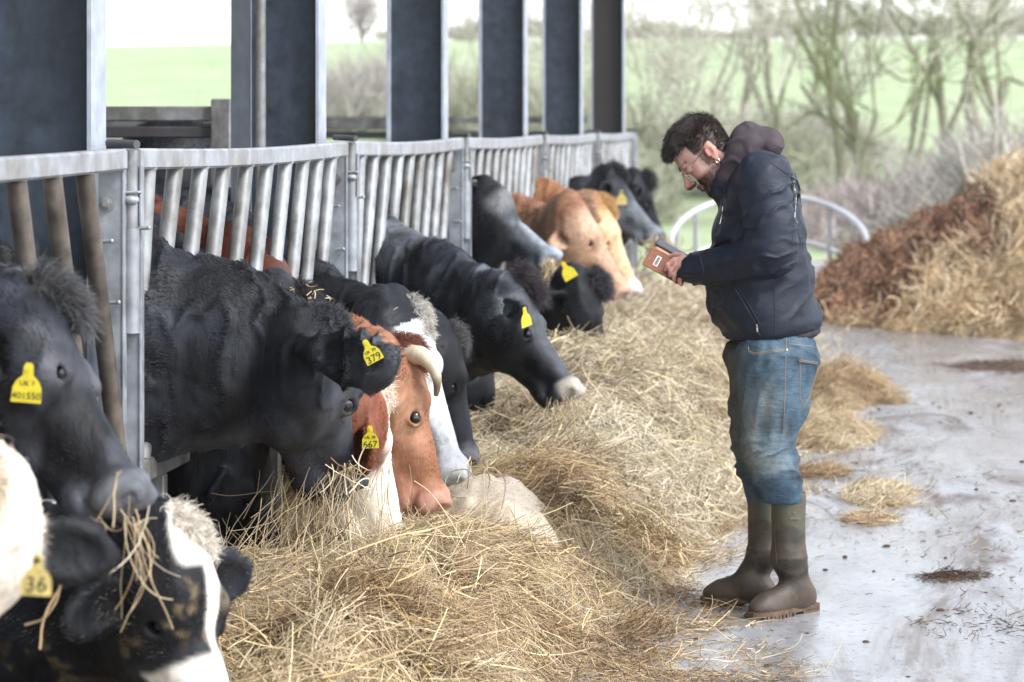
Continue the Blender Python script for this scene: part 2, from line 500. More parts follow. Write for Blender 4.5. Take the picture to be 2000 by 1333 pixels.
def grass_mat():
    m, nt, b = new_mat('pasture')
    n1 = noise(nt, .35, 6, .65, None, (1, 2.2, 1)); n2 = noise(nt, 6, 5, .7)
    c = ramp(nt, n1, [(.3, (.30, .38, .19)), (.55, (.38, .45, .26)), (.75, (.44, .45, .32))])  # greens bleached: distance haze put into the grass colour
    g = ramp(nt, n2, [(.3, (.75,) * 3), (.7, (1.2,) * 3)])
    nt.links.new(mix(nt, 1., c, g, 'MULTIPLY'), b.inputs['Base Color']); b.inputs['Roughness'].default_value = .9
    bump(nt, b, n2, .6, .1)
    return m
M['grass'] = grass_mat()
M['hay'] = attr_mat('hay_strand', .6, .25)
M['hay_base'] = simple('packed_hay', (.20, .14, .075), .95, 0, .45, 24, 1.0, 60)
M['twig'] = attr_mat('twigs', .85, .1)
M['bark'] = simple('bark', (.22, .21, .145), .9, 0, .35, 5, .6, 20)

# ================================================================== ground
def grid_mesh(name, xs, ys, zf, mat, col=None):
    X, Y = np.meshgrid(xs, ys, indexing='ij'); Z = zf(X, Y)
    v = np.stack([X, Y, Z], -1).reshape(-1, 3); nx, ny = len(xs), len(ys)
    i = (np.arange(nx - 1)[:, None] * ny + np.arange(ny - 1)[None]).ravel()
    f = np.stack([i, i + ny, i + ny + 1, i + 1], 1)
    me = mesh_np(name, v, f)
    return link(name, me, mat), v, f

def zterrain(X, Y):
    sh = X.shape; P = np.c_[X.ravel() * .05, Y.ravel() * .05]
    n = vnoise(P, 3).reshape(sh)
    base = sstep(44, 112, Y) * 5.2 + sstep(112, 400, Y) * -2
    base = base + .012 * np.clip(X + 10, -60, 60) * sstep(50, 110, Y)
    return base + .35 * n * sstep(38, 60, Y) - .03
go, _, _ = grid_mesh('ground', np.linspace(-110, 90, 110), np.r_[np.linspace(-40, 36, 20), np.linspace(38, 160, 70), np.linspace(166, 240, 10)], zterrain, M['grass'])
tag(go, 'pale green pasture rising to a low hill behind the farmyard', 'field', kind='structure')
yo, _, _ = grid_mesh('yard', np.linspace(-2.25, 16, 60), np.linspace(-8, 33, 120),
    lambda X, Y: .012 * vnoise(np.c_[X.ravel() * .7, Y.ravel() * .5], 8).reshape(X.shape) + .006, M['yard'])
tag(yo, 'wet stained concrete yard under the boots of the man', 'yard', kind='structure')
bo, _, _ = grid_mesh('barn_floor', np.linspace(-13, -2.45, 50), np.linspace(-6, 25, 90),
    lambda X, Y: .10 + .05 * fbm(np.c_[X.ravel() * 1.6, Y.ravel() * 1.6], 3, 8).reshape(X.shape), M['bedding'])
tag(bo, 'trodden straw bedding floor inside the cattle shed', 'floor', kind='structure')

# ================================================================== cattle shed
FX = -2.15                                  # plane of the feed barrier
posts = [7.66, 10.90, 13.98, 17.33, 20.70, 24.0]
shed = empty('cattle_shed', (-7.5, 9, 0))
tag(shed, 'open sided steel cattle shed with dark grey columns rising behind the feed barrier', 'barn')
colY = [7.71, 10.86, 14.02, 17.30, 20.65, 24.2]
xl = [0, 0, 0, 0, 0, 0]
for i, y in enumerate([-1.8, 1.4, 4.55] + colY):
    k = i - 3
    c = MB()
    x1 = -2.235; x0 = x1 - .30
    c.box(((x0 + x1) / 2, y, 2.25), (x1 - x0 - .024, .012, 4.5))
    web = M['column_brown'] if k == 5 else M['column']
    wo = c.build('column', web, shed, smooth=False)
    for xx in (x1 - .006, x0 + .006):
        f = MB(); f.box((xx, y, 2.25), (.012, .15, 4.5)); f.build('flange', M['flange'], wo, smooth=False)
    fp = MB(); fp.box(((x0 + x1) / 2, y, .13), (.42, .26, .02))
    for sx in (-.17, .17):
        for sy in (-.09, .09): fp.cyl(((x0 + x1) / 2 + sx, y + sy, .14), ((x0 + x1) / 2 + sx, y + sy, .17), .014, 6)
    fp.build('base_plate', M['dark_steel'], wo)
    if k == 1:
        t = MB(); t.cyl((-2.455, 10.72, .12), (-2.455, 10.72, 4.4), .021, 12); t.build('water_pipe', M['galv_bar'], shed)
        t = MB(); t.box((-2.535, 10.72, 2.2), (.075, .02, 4.2)); t.build('stiffener', M['stiff'], shed, smooth=False)
# low pitched roof with overhang over the barrier, and the wall plate beam
r = MB()
nx = 60
vs = []; fs = []
for i in range(nx + 1):
    for j in (0, 1):
        yy = -8 + 33.5 * i / nx
        for (x, z) in ((-1.75, 4.35), (-7.7, 5.9), (-13.6, 4.35)):
            vs.append((x, yy, z + .05 * j))
for i in range(nx):
    a = i * 6; b2 = a + 6
    for j in (0, 3):
        for q in (0, 1): fs.append((a + j + q, a + j + q + 1, b2 + j + q + 1, b2 + j + q))
r.add(vs, fs); r.build('roof', M['roof'], shed, smooth=False)
r = MB(); r.box((-2.38, 8.5, 4.15), (.16, 33, .22)); r.box((-13.2, 8.5, 4.15), (.16, 33, .22)); r.build('eaves_beam', M['dark_steel'], shed, smooth=False)
for y in colY[::2]:
    r = MB(); r.box((-13.2, y, 2.1), (.25, .2, 4.2)); r.build('rear_column', M['column'], shed, smooth=False)

# ================================================================== feed barrier panels
GR = 'galvanised feed barrier panels in one line'
RT, RB = 1.63, .68          # top and bottom rail heights
LEAN = .40
wall = MB()
wall.box((FX - .06, 8.9, .14), (.16, 34, .28), bev=.01)
wo = wall.build('kerb_wall', M['concrete_wall']); tag(wo, 'low concrete kerb wall running under the feed barrier', 'wall')
def dip(t): return -.012 * math.sin(PI * t)
def panel(y0, y1, ys, lean, label, dirty=False, plate_side=1):
    root = empty('feed_barrier', (FX, (y0 + y1) / 2, .28)); tag(root, label, 'feed barrier', GR)
    bm = M['galv_dirty'] if dirty else M['galv_bar']
    # top rail : rectangular tube swept with a slight sag and outward bow
    n = 22; h, w = .062, .058
    m = MB(); vs = []; fs = []
    for i in range(n + 1):
        t = i / n; y = y0 + (y1 - y0) * t; z = RT + dip(t); x = FX + .012 * math.sin(PI * t)
        b = .007
        for (a, c) in ((-w / 2 + b, 0), (w / 2 - b, 0), (w / 2, -b), (w / 2, -h + b), (w / 2 - b, -h), (-w / 2 + b, -h), (-w / 2, -h + b), (-w / 2, -b)):
            vs.append((x + a, y, z + c))
    for i in range(n):
        for k in range(8): fs.append((i * 8 + k, i * 8 + (k + 1) % 8, i * 8 + 8 + (k + 1) % 8, i * 8 + 8 + k))
    fs.append(tuple(range(8))[::-1]); fs.append(tuple(n * 8 + k for k in range(8)))
    m.add(vs, fs); m.build('top_rail', M['galv_rail'], root)
    m = MB(); m.box((FX, (y0 + y1) / 2, RB), (.05, y1 - y0, .07), bev=.006); m.build('bottom_rail', M['galv_bar'], root)
    for y in np.arange(y0 + .3, y1, .52):
        m = MB(); m.box((FX, y, (RB - .035 + .28) / 2), (.045, .045, RB - .035 - .28), bev=.005); m.build('stub_post', M['galv_bar'], root)
    L = RT - RB - .06
    for i, y in enumerate(ys):
        t = (y - y0) / (y1 - y0); zt = RT + dip(t) - h + .004; xt = FX + .012 * math.sin(PI * t)
        sc = lean
        if lean < 0 and i == 0: sc = lean * .5
        m = MB()
        pts = []
        for q in range(6):
            u = q / 5
            pts.append((xt + (FX - xt) * u, y + sc * L * u, zt + (RB + .03 - zt) * u))
        m.tube(pts, .0258, 14, caps=False)
        m.tube([(xt, y, zt - .006), (xt, y, zt + .002)], .029, 12)
        m.build('bar', bm, root)
    return root
# the bars' heads stand every 0.30 m ; near panel leans away, the others towards the camera
panel(4.42, 7.60, list(np.arange(4.9, 7.4, .30) - .03), LEAN, 'nearest feed barrier panel, with dark greasy bars, at the left edge', dirty=True)
panel(7.74, 10.82, [7.91, 8.21, 8.51, 8.80, 9.12, 9.43, 9.74, 10.05, 10.32, 10.6], -LEAN, 'feed barrier panel over the neck of the big black cow, between first and second column')
panel(10.98, 13.90, list(np.arange(11.2, 13.75, .29)), -LEAN, 'feed barrier panel between second and third column, above the black cow with pale muzzle')
panel(14.06, 17.25, list(np.arange(14.3, 17.1, .30)), -LEAN, 'feed barrier panel between third and fourth column, above the curly brown cow')
panel(17.41, 20.62, list(np.arange(17.6, 20.5, .30)), -LEAN, 'feed barrier panel just before the last one, above the red neck')
panel(20.78, 23.9, list(np.arange(21.0, 23.8, .30)), -LEAN, 'farthest feed barrier panel, ending against the green field')

def bolt(c, r, parent):
    m = MB(); c = np.array(c, float)
    m.cyl(c, c + [.006, 0, 0], r * 1.9, 18); m.tube([c + [.005, 0, 0], c + [.02, 0, 0]], r * 1.15, 6); m.sphere(c + [.02, 0, 0], (r * .55, r * .8, r * .8), 6)
    m.build('bolt', M['galv_bar'], parent)
labels = ['nearest barrier post, with bolted plate and hinge pin, in front of the nearest column',
          'barrier post with round stamped disc in front of the second column',
          'barrier post in front of the third column beside the grey faced cow',
          'barrier post in front of the fourth column above the curly brown cow',
          'barrier post in front of the fifth column with a chain latch',
          'last barrier post at the far end of the feed line']
for i, y in enumerate(posts):
    root = empty('barrier_post', (FX, y, 0)); tag(root, labels[i], 'post', 'posts holding the feed barrier')
    zt, zb = 1.60, .42; zc, zh = (zt + zb) / 2, zt - zb
    # end channel of the nearer panel: web faces along the passage, bright edge towards it
    m = MB(); m.box((FX - .022, y - .050, zc), (.068, .006, zh), bev=.001); m.box((FX + .015, y - .042, zc), (.006, .030, zh), bev=.001); m.build('end_channel', M['galv_plate'], root)
    # post channel behind it
    m = MB(); m.box((FX + .020, y + .012, zc - .02), (.050, .006, zh), bev=.001); m.box((FX + .048, y + .020, zc - .02), (.006, .034, zh), bev=.001); m.build('post_channel', M['galv_plate'], root)
    m = MB(); m.tube([(FX + .026, y - .012, 1.12), (FX + .026, y - .012, 1.625)], .0185, 14); m.build('hinge_tube', M['galv_bar'], root)
    m = MB(); m.tube([(FX + .028, y - .012, 1.10), (FX + .028, y - .012, 1.40)], .0225, 14); m.box((FX + .030, y - .020, 1.505), (.052, .040, .007), bev=.002); m.sphere((FX + .030, y - .024, 1.483), (.022, .022, .016), 8); m.build('hinge_bracket', M['galv_plate'], root)
    for (bx, bz, br) in ((FX - .030, 1.475, .0135), (FX + .020, 1.50, .008)):
        m = MB(); yb_ = y - .053 if br > .01 else y + .008
        m.tube([(bx, yb_, bz), (bx, yb_ - .005, bz)], br * 1.75, 16); m.tube([(bx, yb_ - .004, bz), (bx, yb_ - .016, bz)], br * 1.15, 6); m.tube([(bx, yb_ - .014, bz), (bx, yb_ - .026, bz)], br * .75, 10); m.build('bolt', M['galv_bar'], root)
    for k, (px_, z) in enumerate(((FX - .045, 1.365), (FX + .045, 1.40), (FX - .025, 1.19))):
        q = MB(); yk = y - .064 if px_ < FX else y - .004
        q.tube([(px_, yk, z), (px_ + .030, yk - .004, z + .002)], .0052, 8); q.sphere((px_ + .031, yk - .004, z + .002), .007, 5); q.build('pin', M['galv_rail'], root)
    m = MB(); m.tube([(FX - .05, y + .03, RT + .016), (FX + .052, y - .045, RT + .012)], .0125, 14); m.build('hinge_pin', M['dark_steel'], root)
    if i == 1:
        m = MB(); m.cyl((FX + .016, y + .008, 1.555), (FX + .016, y + .004, 1.555), .026, 24); d = m.build('stamped_disc', M['galv_bar'], root)
        m = MB(); m.tube([(FX + .016 + .019 * math.cos(a), y + .003, 1.555 + .019 * math.sin(a)) for a in np.linspace(0, 2 * PI, 25)], .0015, 6); m.build('disc_rim', M['dark_steel'], d)
    if i == 4:
        m = MB()
        for q in range(9):
            zc = 1.45 - .035 * q; m.tube([(FX + .06 + .012 * math.cos(a) * (q % 2), y - .05 + .03 * math.sin(q * .5) + .012 * math.cos(a) * (1 - q % 2), zc + .022 * math.sin(a)) for a in np.linspace(0, 2 * PI, 11)], .004, 5)
        m.build('chain', M['dark_steel'], root)

# ================================================================== gates inside the shed
def gate(name, label, pts, z_top, rails, mat, posts_at):
    root = empty(name, (pts[0][0], pts[0][1], .1)); tag(root, label, 'gate', 'gates inside the shed')
    (xa, ya), (xb, yb) = pts; d = nrm([xb - xa, yb - ya, 0]); L = math.hypot(xb - xa, yb - ya)
    Rm = np.array([[d[0], -d[1], 0], [d[1], d[0], 0], [0, 0, 1]])
    for j, (z, hh) in enumerate(rails):
        m = MB(); m.box(((xa + xb) / 2, (ya + yb) / 2, z), (L, .05, hh), Rm, bev=.006); m.build('rail', mat if j else M['galv_bar'], root)
    for t in posts_at:
        m = MB(); m.box((xa + (xb - xa) * t, ya + (yb - ya) * t - .035, z_top / 2 + .04), (.085, .05, z_top - .06), Rm, bev=.006); m.build('gate_post', M['galv_bar'], root)
    return root
gate('gate', 'grey rail gate inside the shed behind the first panel', ((-6.6, 11.6), (-2.76, 11.6)), 1.80, [(1.745, .065), (1.665, .05), (1.3, .05), (.95, .05), (.6, .05)], M['dark_steel'], (.02, .5, .985))
gate('gate', 'far dark gate closing the end of the shed between the columns', ((-8.5, 24.6), (-2.6, 24.6)), 1.80, [(1.74, .06), (1.60, .07), (1.35, .09), (1.05, .09), (.7, .09)], M['dark_steel'], (0.02, .35, .7, .98))
gate('gate', 'middle dark gate across the shed seen through the second bay', ((-8.5, 17.9), (-3.05, 17.9)), 1.76, [(1.70, .07), (1.55, .03), (1.25, .05), (.9, .05)], M['dark_steel'], (0.02, .5, .985))
# ================================================================== cattle
M['skin'] = attr_mat('cow_coat', .55, .25, bscale=55, bstr=.5, sheen=0, stretch=(1, 1, .35), var=.35, vscale=26)
M['fur'] = attr_mat('cow_hair', .40, .38, sheen=0)
M['eye'] = simple('cow_eye', (.006, .005, .008), .06, 0, .2, 30, spec=.9)
M['horn'] = None
def horn_mat():
    m, nt, b = new_mat('horn')
    a = nt.nodes.new('ShaderNodeAttribute'); a.attribute_name = 'col'
    nt.links.new(mix(nt, 1., a.outputs['Color'], ramp(nt, noise(nt, 30, 4, .6, stretch=(1, 1, .4)), [(.3, (.7,) * 3), (.7, (1.1,) * 3)]), 'MULTIPLY'), b.inputs['Base Color'])
    b.inputs['Roughness'].default_value = .35; return m
M['horn'] = horn_mat()
M['tag'] = simple('ear_tag_yellow', (.66, .55, .03), .4, 0, .12, 60)
M['tag_dirty'] = simple('ear_tag_faded', (.60, .47, .16), .55, 0, .35, 45)
M['ink'] = simple('tag_ink', (.02, .018, .012), .7)
M['tongue'] = simple('tongue', (.42, .17, .15), .35, 0, .2, 40)

BLK = (.007, .0075, .0095); BLK2 = (.025, .029, .040); BRN = (.27, .120, .065); RED = (.22, .055, .028); TAN = (.60, .41, .24)
WHT = (.74, .70, .64); GRY = (.22, .23, .25)
def mixc(c, b, t): return c * (1 - t[:, None]) + np.asarray(b) * t[:, None]
def base_black(P, H, dust_sheen=.5, seed=0, muz=(.10, .105, .115)):
    n = fbm(P * [7, 5, 9], 4, seed); u, v, w = H.T
    c = lerp3(BLK, BLK2, sstep(-.25, .45, n) * dust_sheen)  # blue-grey sheen of the dusty black coat mixed into its colour
    c = mixc(c, muz, sstep(.80, .92, u) * sstep(-.34, -.2, v) * (u < 1.4))
    return c
def c_plain(P, H): return base_black(P, H, .6, 1)
def c_first(P, H):
    c = base_black(P, H, 1.1, 2, (.13, .135, .15)); nf = fbm(P * [9, 9, 5], 4, 91); c = mixc(c, (.085, .095, .115), sstep(0, .5, nf) * .6); u, v, w = H.T  # blue-grey highlights mottled into the coat colour
    return mixc(c, (.13, .13, .15), np.exp(-(((u - .36) / .07) ** 2 + ((v + .07) / .06) ** 2)) * .8 * (abs(w) < .27))
def c_big(P, H):
    c = base_black(P, H, .95, 3, (.05, .055, .065)); n = fbm(P * [3, 3, 3], 3, 31)
    return mixc(c, (.105, .112, .128), sstep(-.05, .45, n) * .7)
def c_holstein(P, H):
    c = base_black(P, H, .6, 4); u, v, w = H.T; n = fbm(P * 8, 3, 5) * .05
    c = mixc(c, WHT, sstep(-.045, -.015, v + n - abs(w) * .50) * (u > -.12) * (u < 1.2))
    c = mixc(c, BLK, sstep(.16, .20, u + n) * sstep(.50, .46, u + n) * sstep(.02, .06, w + n) )
    d = sstep(.15, .5, fbm(P * 28, 3, 77)) * sstep(.02, .3, fbm(P * 5, 2, 8)) * sstep(.26, .18, abs(w))
    c = mixc(c, (.20, .15, .085), d * .7)
    return mixc(c, WHT, sstep(.52, .56, u + n) * sstep(-.30, -.27, v + n) * (u < .8))
def c_cream(P, H):
    u, v, w = H.T; n = fbm(P * 6, 4, 9)
    c = lerp3((.78, .70, .60), (.55, .40, .26), sstep(.0, .55, n))
    return mixc(c, BLK, (sstep(.28, .34, abs(w) + n * .03)) * (u > -.2) * (u < .6))
def c_whiteface(P, H):
    u, v, w = H.T; n = fbm(P * 10, 3, 12)
    c = np.tile(np.array(RED), (len(P), 1)); n2 = n * .06
    hd = sstep(-.02, .06, u + n2 + (v + .3) * .25)
    c = mixc(c, (.80, .73, .62), hd)
    ear = sstep(.20, .25, abs(w)) * (u < .5); c = mixc(c, (.20, .065, .035), ear)
    e = np.exp(-(((u - .37) / .085) ** 2 + ((v + .13) / .075) ** 2)) * sstep(.08, .14, abs(w)); c = mixc(c, (.20, .10, .075), np.clip(e * 1.6, 0, 1) * (abs(w) < .24))
    return mixc(c, (.62, .40, .34), sstep(.93, .99, u) * (u < 1.3))
def c_brown(P, H):
    u, v, w = H.T; n = fbm(P * 8, 4, 13)
    c = lerp3(BRN, (.36, .175, .10), sstep(-.2, .5, n))
    e = np.exp(-(((u - .36) / .16) ** 2 + ((v + .16) / .10) ** 2)); c = mixc(c, (.52, .30, .19), e * .75)
    c = mixc(c, (.20, .065, .035), np.exp(-((u / .1) ** 2 + ((v + .02) / .1) ** 2)) * .8)
    c = mixc(c, (.44, .23, .17), sstep(.80, .92, u) * (u < 1.3))
    c = mixc(c, (.44, .23, .17), 0 * u); return np.where((u < -1)[:, None], c * [.30, .20, .20], c)
def c_greyface(P, H):
    c = base_black(P, H, .9, 14, (.25, .26, .28)); u, v, w = H.T; n = fbm(P * 9, 3, 15) * .05
    c = mixc(c, (.70, .72, .74), sstep(-.16, -.10, v + n) * (u > .02) * (u < 1.1))
    return mixc(c, (.30, .31, .33), sstep(.4, .9, u) * (u < 1.1) * .8)
def c_palenose(P, H):
    c = base_black(P, H, .9, 16, (.045, .05, .055)); u, v, w = H.T
    n = fbm(P * [3, 3, 4], 3, 18); c = mixc(c, (.17, .185, .21), sstep(-.02, .4, n) * (u < .2) * .75)
    c = mixc(c, (.07, .075, .085), sstep(-.14, -.05, v) * (u > .1) * .9)
    return mixc(c, (.42, .38, .33), sstep(.83, .89, u) * sstep(-.18, -.10, v) * (u < 1.2))
def c_frosted(P, H):
    c = base_black(P, H, .9, 19, (.32, .36, .40)); u, v, w = H.T; n = fbm(P * 9, 3, 20) * .06
    c = mixc(c, (.15, .155, .16), sstep(-.12, .0, v + n) * sstep(.08, .22, u) * sstep(.46, .26, u))
    c = mixc(c, (.36, .41, .46), sstep(-.11, -.02, v + n) * sstep(.36, .55, u + n) * (u < 1.2))
    return mixc(c, (.24, .27, .31), sstep(-.2, .1, v + .5 * (u - .5)) * (u > .45) * .6)
def c_curly(P, H):
    u, v, w = H.T; n = fbm(P * 12, 4, 22)
    c = lerp3((.24, .115, .065), (.33, .18, .11), sstep(-.3, .4, n))
    c = mixc(c, (.48, .31, .21), sstep(-.05, .25, u) * .9)
    c = mixc(c, (.60, .44, .32), np.exp(-((u - .2) / .12) ** 2) * sstep(-.2, -.1, v) * .6)
    c = mixc(c, (.22, .09, .045), np.exp(-(((u - .40) / .06) ** 2 + ((v + .12) / .05) ** 2)) * .6)
    return mixc(c, (.50, .32, .24), sstep(.85, .95, u))
def c_tan(P, H):
    u, v, w = H.T; n = fbm(P * 8, 4, 23)
    c = lerp3((.28, .13, .065), (.35, .17, .09), sstep(-.3, .4, n))
    c = mixc(c, (.66, .46, .28), sstep(.0, .1, u)); c = mixc(c, (.42, .24, .10), np.exp(-((u - .02) / .1) ** 2) * .7)
    return mixc(c, (.74, .62, .58), sstep(.78, .86, u))
def c_farblack(P, H):
    c = base_black(P, H, .7, 24, (.34, .36, .38)); u, v, w = H.T
    return mixc(c, (.15, .165, .19), sstep(.2, .5, u) * (u < 1.2) * .8)

def head_frame(poll, muzzle, turn):
    U = nrm(muzzle - poll); L = np.linalg.norm(muzzle - poll)
    W0 = nrm(np.array([0, -1., 0]) - U * (U @ [0, -1., 0])); V0 = np.cross(U, W0)
    if V0[0] < 0: V0 = -V0
    t = math.radians(turn)
    return L, U, V0 * math.cos(t) + W0 * math.sin(t), W0 * math.cos(t) - V0 * math.sin(t)

def make_tag(parent, C, A, B, size, number, small=None, mat='tag'):
    """flag tag hanging from its top stud, centre C, right axis A, up axis B"""
    A = nrm(A); B = nrm(np.asarray(B) - A * (np.asarray(B) @ A)); Nn = np.cross(A, B)
    o = [(-.50, -.72), (.50, -.72), (.47, -.20), (.36, .02), (.17, .20), (.16, .50), (.09, .62), (-.09, .62), (-.16, .50), (-.17, .20), (-.36, .02), (-.47, -.20)]
    m = MB(); m.prism([(p[0] * size, p[1] * size) for p in o], .0016, C, A, B, Nn)
    t = m.build('ear_tag', M[mat], parent, smooth=False)
    m = MB(); m.tube([C + B * size * .42 - Nn * .004, C + B * size * .42 + Nn * .005], size * .09, 12); m.build('stud', M['ink'] if mat == 'tag_dirty' else M['tag'], t)
    if number:
        text_mesh('tag_number', number, size * (.32 if len(number) > 3 else .56 if len(number) > 2 else .72), C - B * size * .50 + Nn * .0022 if len(number) > 2 else C - B * size * .38 + Nn * .0022, A * 1.0, B, M['ink'], t)
    if small: text_mesh('tag_small_print', small, size * .24, C - B * size * .08 + Nn * .0022, A, B, M['ink'], t)
    return t

EARD = dict(root=(.10, -.14), dir=(.10, -.20, 1.), n=(.75, .55, .2), len=.36, w=.125)
def make_cow(S):
    poll = W(*S['poll']); muz = W(*S['muz']); L, U, V, Wv = head_frame(poll, muz, S.get('turn', 0))
    def hp(u, v, w=0): return poll + L * (U * u + V * v + Wv * w)
    AX = np.array([U, V, Wv])
    s = SDF(); fl = -U
    def el(u, v, w, a, b, c, k=.03, op=1, fk=1): 
        s.el(hp(u, v, w), AX, np.array([a, b, c]) * L, k * L * 2, fl, op)
    # ---- body behind the barrier
    neck = [W(n[0], n[1], n[2]) for n in S['neck']]; nr = [n[3] for n in S['neck']]
    yb = S.get('yb', neck[0][1]); sx = min(-2.62, neck[0][0] - .30); bs = S.get('bs', 1.0)
    sh = np.array([sx, yb, 1.0 * bs]); lat = np.array([0, 1., 0]); X = np.array([1., 0, 0])
    I3 = np.eye(3)
    s.rc(sh + [-1.75, 0, .06], sh + [-.2, 0, 0], .33 * bs, .36 * bs, .08, .78, lat, -X)
    s.el(sh + [-.9, 0, -.10], I3, (.75, .31, .42), .08, -X)
    s.el(sh + [-.15, 0, .16], I3, (.34, .20, .28), .08, -X)                       # withers
    s.el(sh + [-1.75, 0, .12], I3, (.30, .28, .30), .08, -X)                      # rump
    for dx, kz, fw in ((-.12, .50, 1), (-1.72, .58, -1)):
        for sy in (-.14, .14):
            a = sh + [dx, sy, -.25]; g0 = .14
            kn = np.array([a[0] + .02 * fw, a[1], kz]); ft = np.array([a[0] - .01, a[1], g0 + .05])
            if fw < 0: kn = np.array([a[0] - .16, a[1], kz - .02])
            s.rc(a, kn, .15, .062, .05, .8, lat, np.array([0, 0, -1.])); s.rc(kn, ft + [0, 0, .06], .055, .042, .03, 1, None, np.array([0, 0, -1.]))
            s.rc(ft + [0, 0, .02], ft + [.03, 0, -.02], .05, .052, .02)
    s.rc(sh + [-2.02, 0, .22], sh + [-2.12, 0, -.45], .035, .03, .03, 1, None, np.array([0, 0, -1.]))
    # ---- neck
    chain = [sh + [.02, 0, .02]] + neck + [hp(.16, -.28, 0)]
    rr = [.33] + nr + [.19 * L / .5 * S.get('nk', 1)]
    for i in range(len(chain) - 1):
        d = chain[i + 1] - chain[i]; lt = nrm(np.cross(d, [0, 0, 1]))
        s.rc(chain[i], chain[i + 1], rr[i], rr[i + 1], .06, .66, lt)
        s.rc(chain[i] + np.array([0, 0, rr[i] * .75]), chain[i + 1] + np.array([0, 0, rr[i + 1] * .72]), rr[i] * .26, rr[i + 1] * .26, .07, 1, None)   # crest
    # ---- head
    el(.10, -.15, 0, .16, .14, .165); el(.0, -.06, 0, .07, .07, .10, .03)
    el(.27, -.125, 0, .22, .125, .175)
    for w in (-1, 1):
        el(.30, -.070, w * .130, .082, .068, .060, .018)
        el(.36, -.305, w * .060, .20, .20, .100, .03)
        el(.55, -.17, w * .07, .17, .06, .05, .03)
    s.rc(hp(.34, -.125), hp(.84, -.118), .100 * L, .086 * L, .03 * L, 1, None, fl)
    s.rc(hp(.38, -.405), hp(.84, -.285), .080 * L, .058 * L, .05 * L, 1, None, fl)
    el(.62, -.20, 0, .25, .120, .096)
    el(.905, -.130, 0, .092, .130, .146, .018); el(.84, -.30, 0, .115, .070, .10, .025)
    el(.925, -.175, .085, .07, .065, .06, .01); el(.925, -.175, -.085, .07, .065, .06, .01)
    el(.955, -.070, .075, .050, .060, .055, .01); el(.955, -.070, -.075, .050, .060, .055, .01)
    E = dict(EARD); E.update(S.get('ear', {}))
    for w in (-1, 1):
        e = E if w > 0 else {**EARD, **S.get('ear_far', {})}
        if S.get('swap') : e = E
        d = nrm(U * e['dir'][0] + V * e['dir'][1] + Wv * e['dir'][2] * w); n = U * e['n'][0] + V * e['n'][1] + Wv * e['n'][2] * w
        if 'world_d' in e: d = nrm(e['world_d'])
        if 'world_n' in e: n = np.array(e['world_n'], float)
        n = nrm(n - d * (n @ d)); a2 = np.cross(n, d)
        rt = hp(e['root'][0], e['root'][1], .13 * w); c = rt + d * L * (.05 + e['len'] * .55)
        ln = e['len'] * L
        s.rc(rt, rt + d * ln * .45, .052 * L, .045 * L, .03 * L, 1, None, d)
        s.el(c, np.array([d, a2, n]), np.array([ln * .52, e['w'] * L, .040 * L]), .02 * L, d)
        s.el(c + n * .040 * L + d * ln * .03, np.array([d, a2, n]), np.array([ln * .42, e['w'] * L * .76, .040 * L]), .012 * L, d, -1)
        if w > 0: ear_c, ear_n, ear_d = c, n, d
    eye_u, eye_v, eye_w = S.get('eye', (.365, -.125, .165))
    for w in (-1, 1):
        el(eye_u, eye_v, w * (eye_w - .005), .066, .05, .032, .012)
        el(eye_u, eye_v - .002, w * (eye_w + .020), .046, .030, .034, .006, -1)
        el(eye_u - .018, eye_v + .030, w * (eye_w + .006), .062, .016, .022, .006)
        el(.985, -.085, w * .112, .026, .040, .026, .010, -1)
        el(.93, -.262, w * .10, .08, .006, .060, .008, -1)
        el(.82, -.272, w * .14, .07, .006, .04, .008, -1)
    ofs = S['seed'] * 13.7
    def disp(P):
        n = fbm(P * [7, 7, 5] + ofs, 3, S['seed'])
        r = 1 - np.abs(vnoise(P * [14, 10, 3.2] + ofs + n[:, None] * .8, S['seed'] + 5)) * 2
        far = 1 - np.clip(np.linalg.norm((P - hp(.7, -.15)) / (L * .75), axis=1) - .3, 0, 1)   # smooth on the face
        return .011 * n * (1 - far * .7) - .011 * np.clip(r, 0, 1) ** 2 * (1 - far * .85) * S.get('wr', 1)
    s.disp = disp
    h = S.get('h', .009)
    v, f = s.mesh(h)
    me = mesh_np('cow', v, f)
    Hc = lambda P: ((P - poll) @ AX.T) / L
    Hv = Hc(v); cf = S['col']
    hd = (Hv[:, 0] > -.45) & (Hv[:, 0] < 1.15) & (np.abs(Hv[:, 2]) < .75) & (Hv[:, 1] > -.75)
    def colour(P):
        H = Hc(P); inside = (H[:, 0] > -.5) & (H[:, 0] < 1.2) & (np.abs(H[:, 2]) < .8) & (H[:, 1] > -1) & (H[:, 1] < .5)
        H = np.where(inside[:, None], H, [-3, -3, 0]); return np.clip(cf(P, H), .004, .95)
    cv = colour(v)
    # ears: dark bare hollow inside
    de = (v - ear_c); ein = (np.abs(de @ ear_d) < E['len'] * L * .42) & (de @ ear_n > -.03 * L) & (np.linalg.norm(de, axis=1) < E['len'] * L * .5)
    set_col(me, cv)
    cow = link('cow', me, M['skin']); tag(cow, S['label'], 'cow', 'cattle feeding through the barrier')
    # ---- eyes
    for w in (-1, 1):
        m = MB(); m.sphere(hp(eye_u, eye_v - .004, w * (eye_w - .020)), .045 * L, 12); m.build('eye', M['eye'], cow)
    # ---- hair
    rg = np.random.default_rng(S['seed'])
    n = S.get('fur', 30000)
    cen = v[f].mean(1); msk = sstep(-3.0, -2.7, cen[:, 0]) * (cen[:, 2] > .45) + .0
    Hc_f = Hc(cen); onhead = (Hc_f[:, 0] > 0) & (Hc_f[:, 0] < 1.1) & (Hc_f[:, 1] > -.6)
    msk = msk * np.where(onhead, 1.4, 1.0)
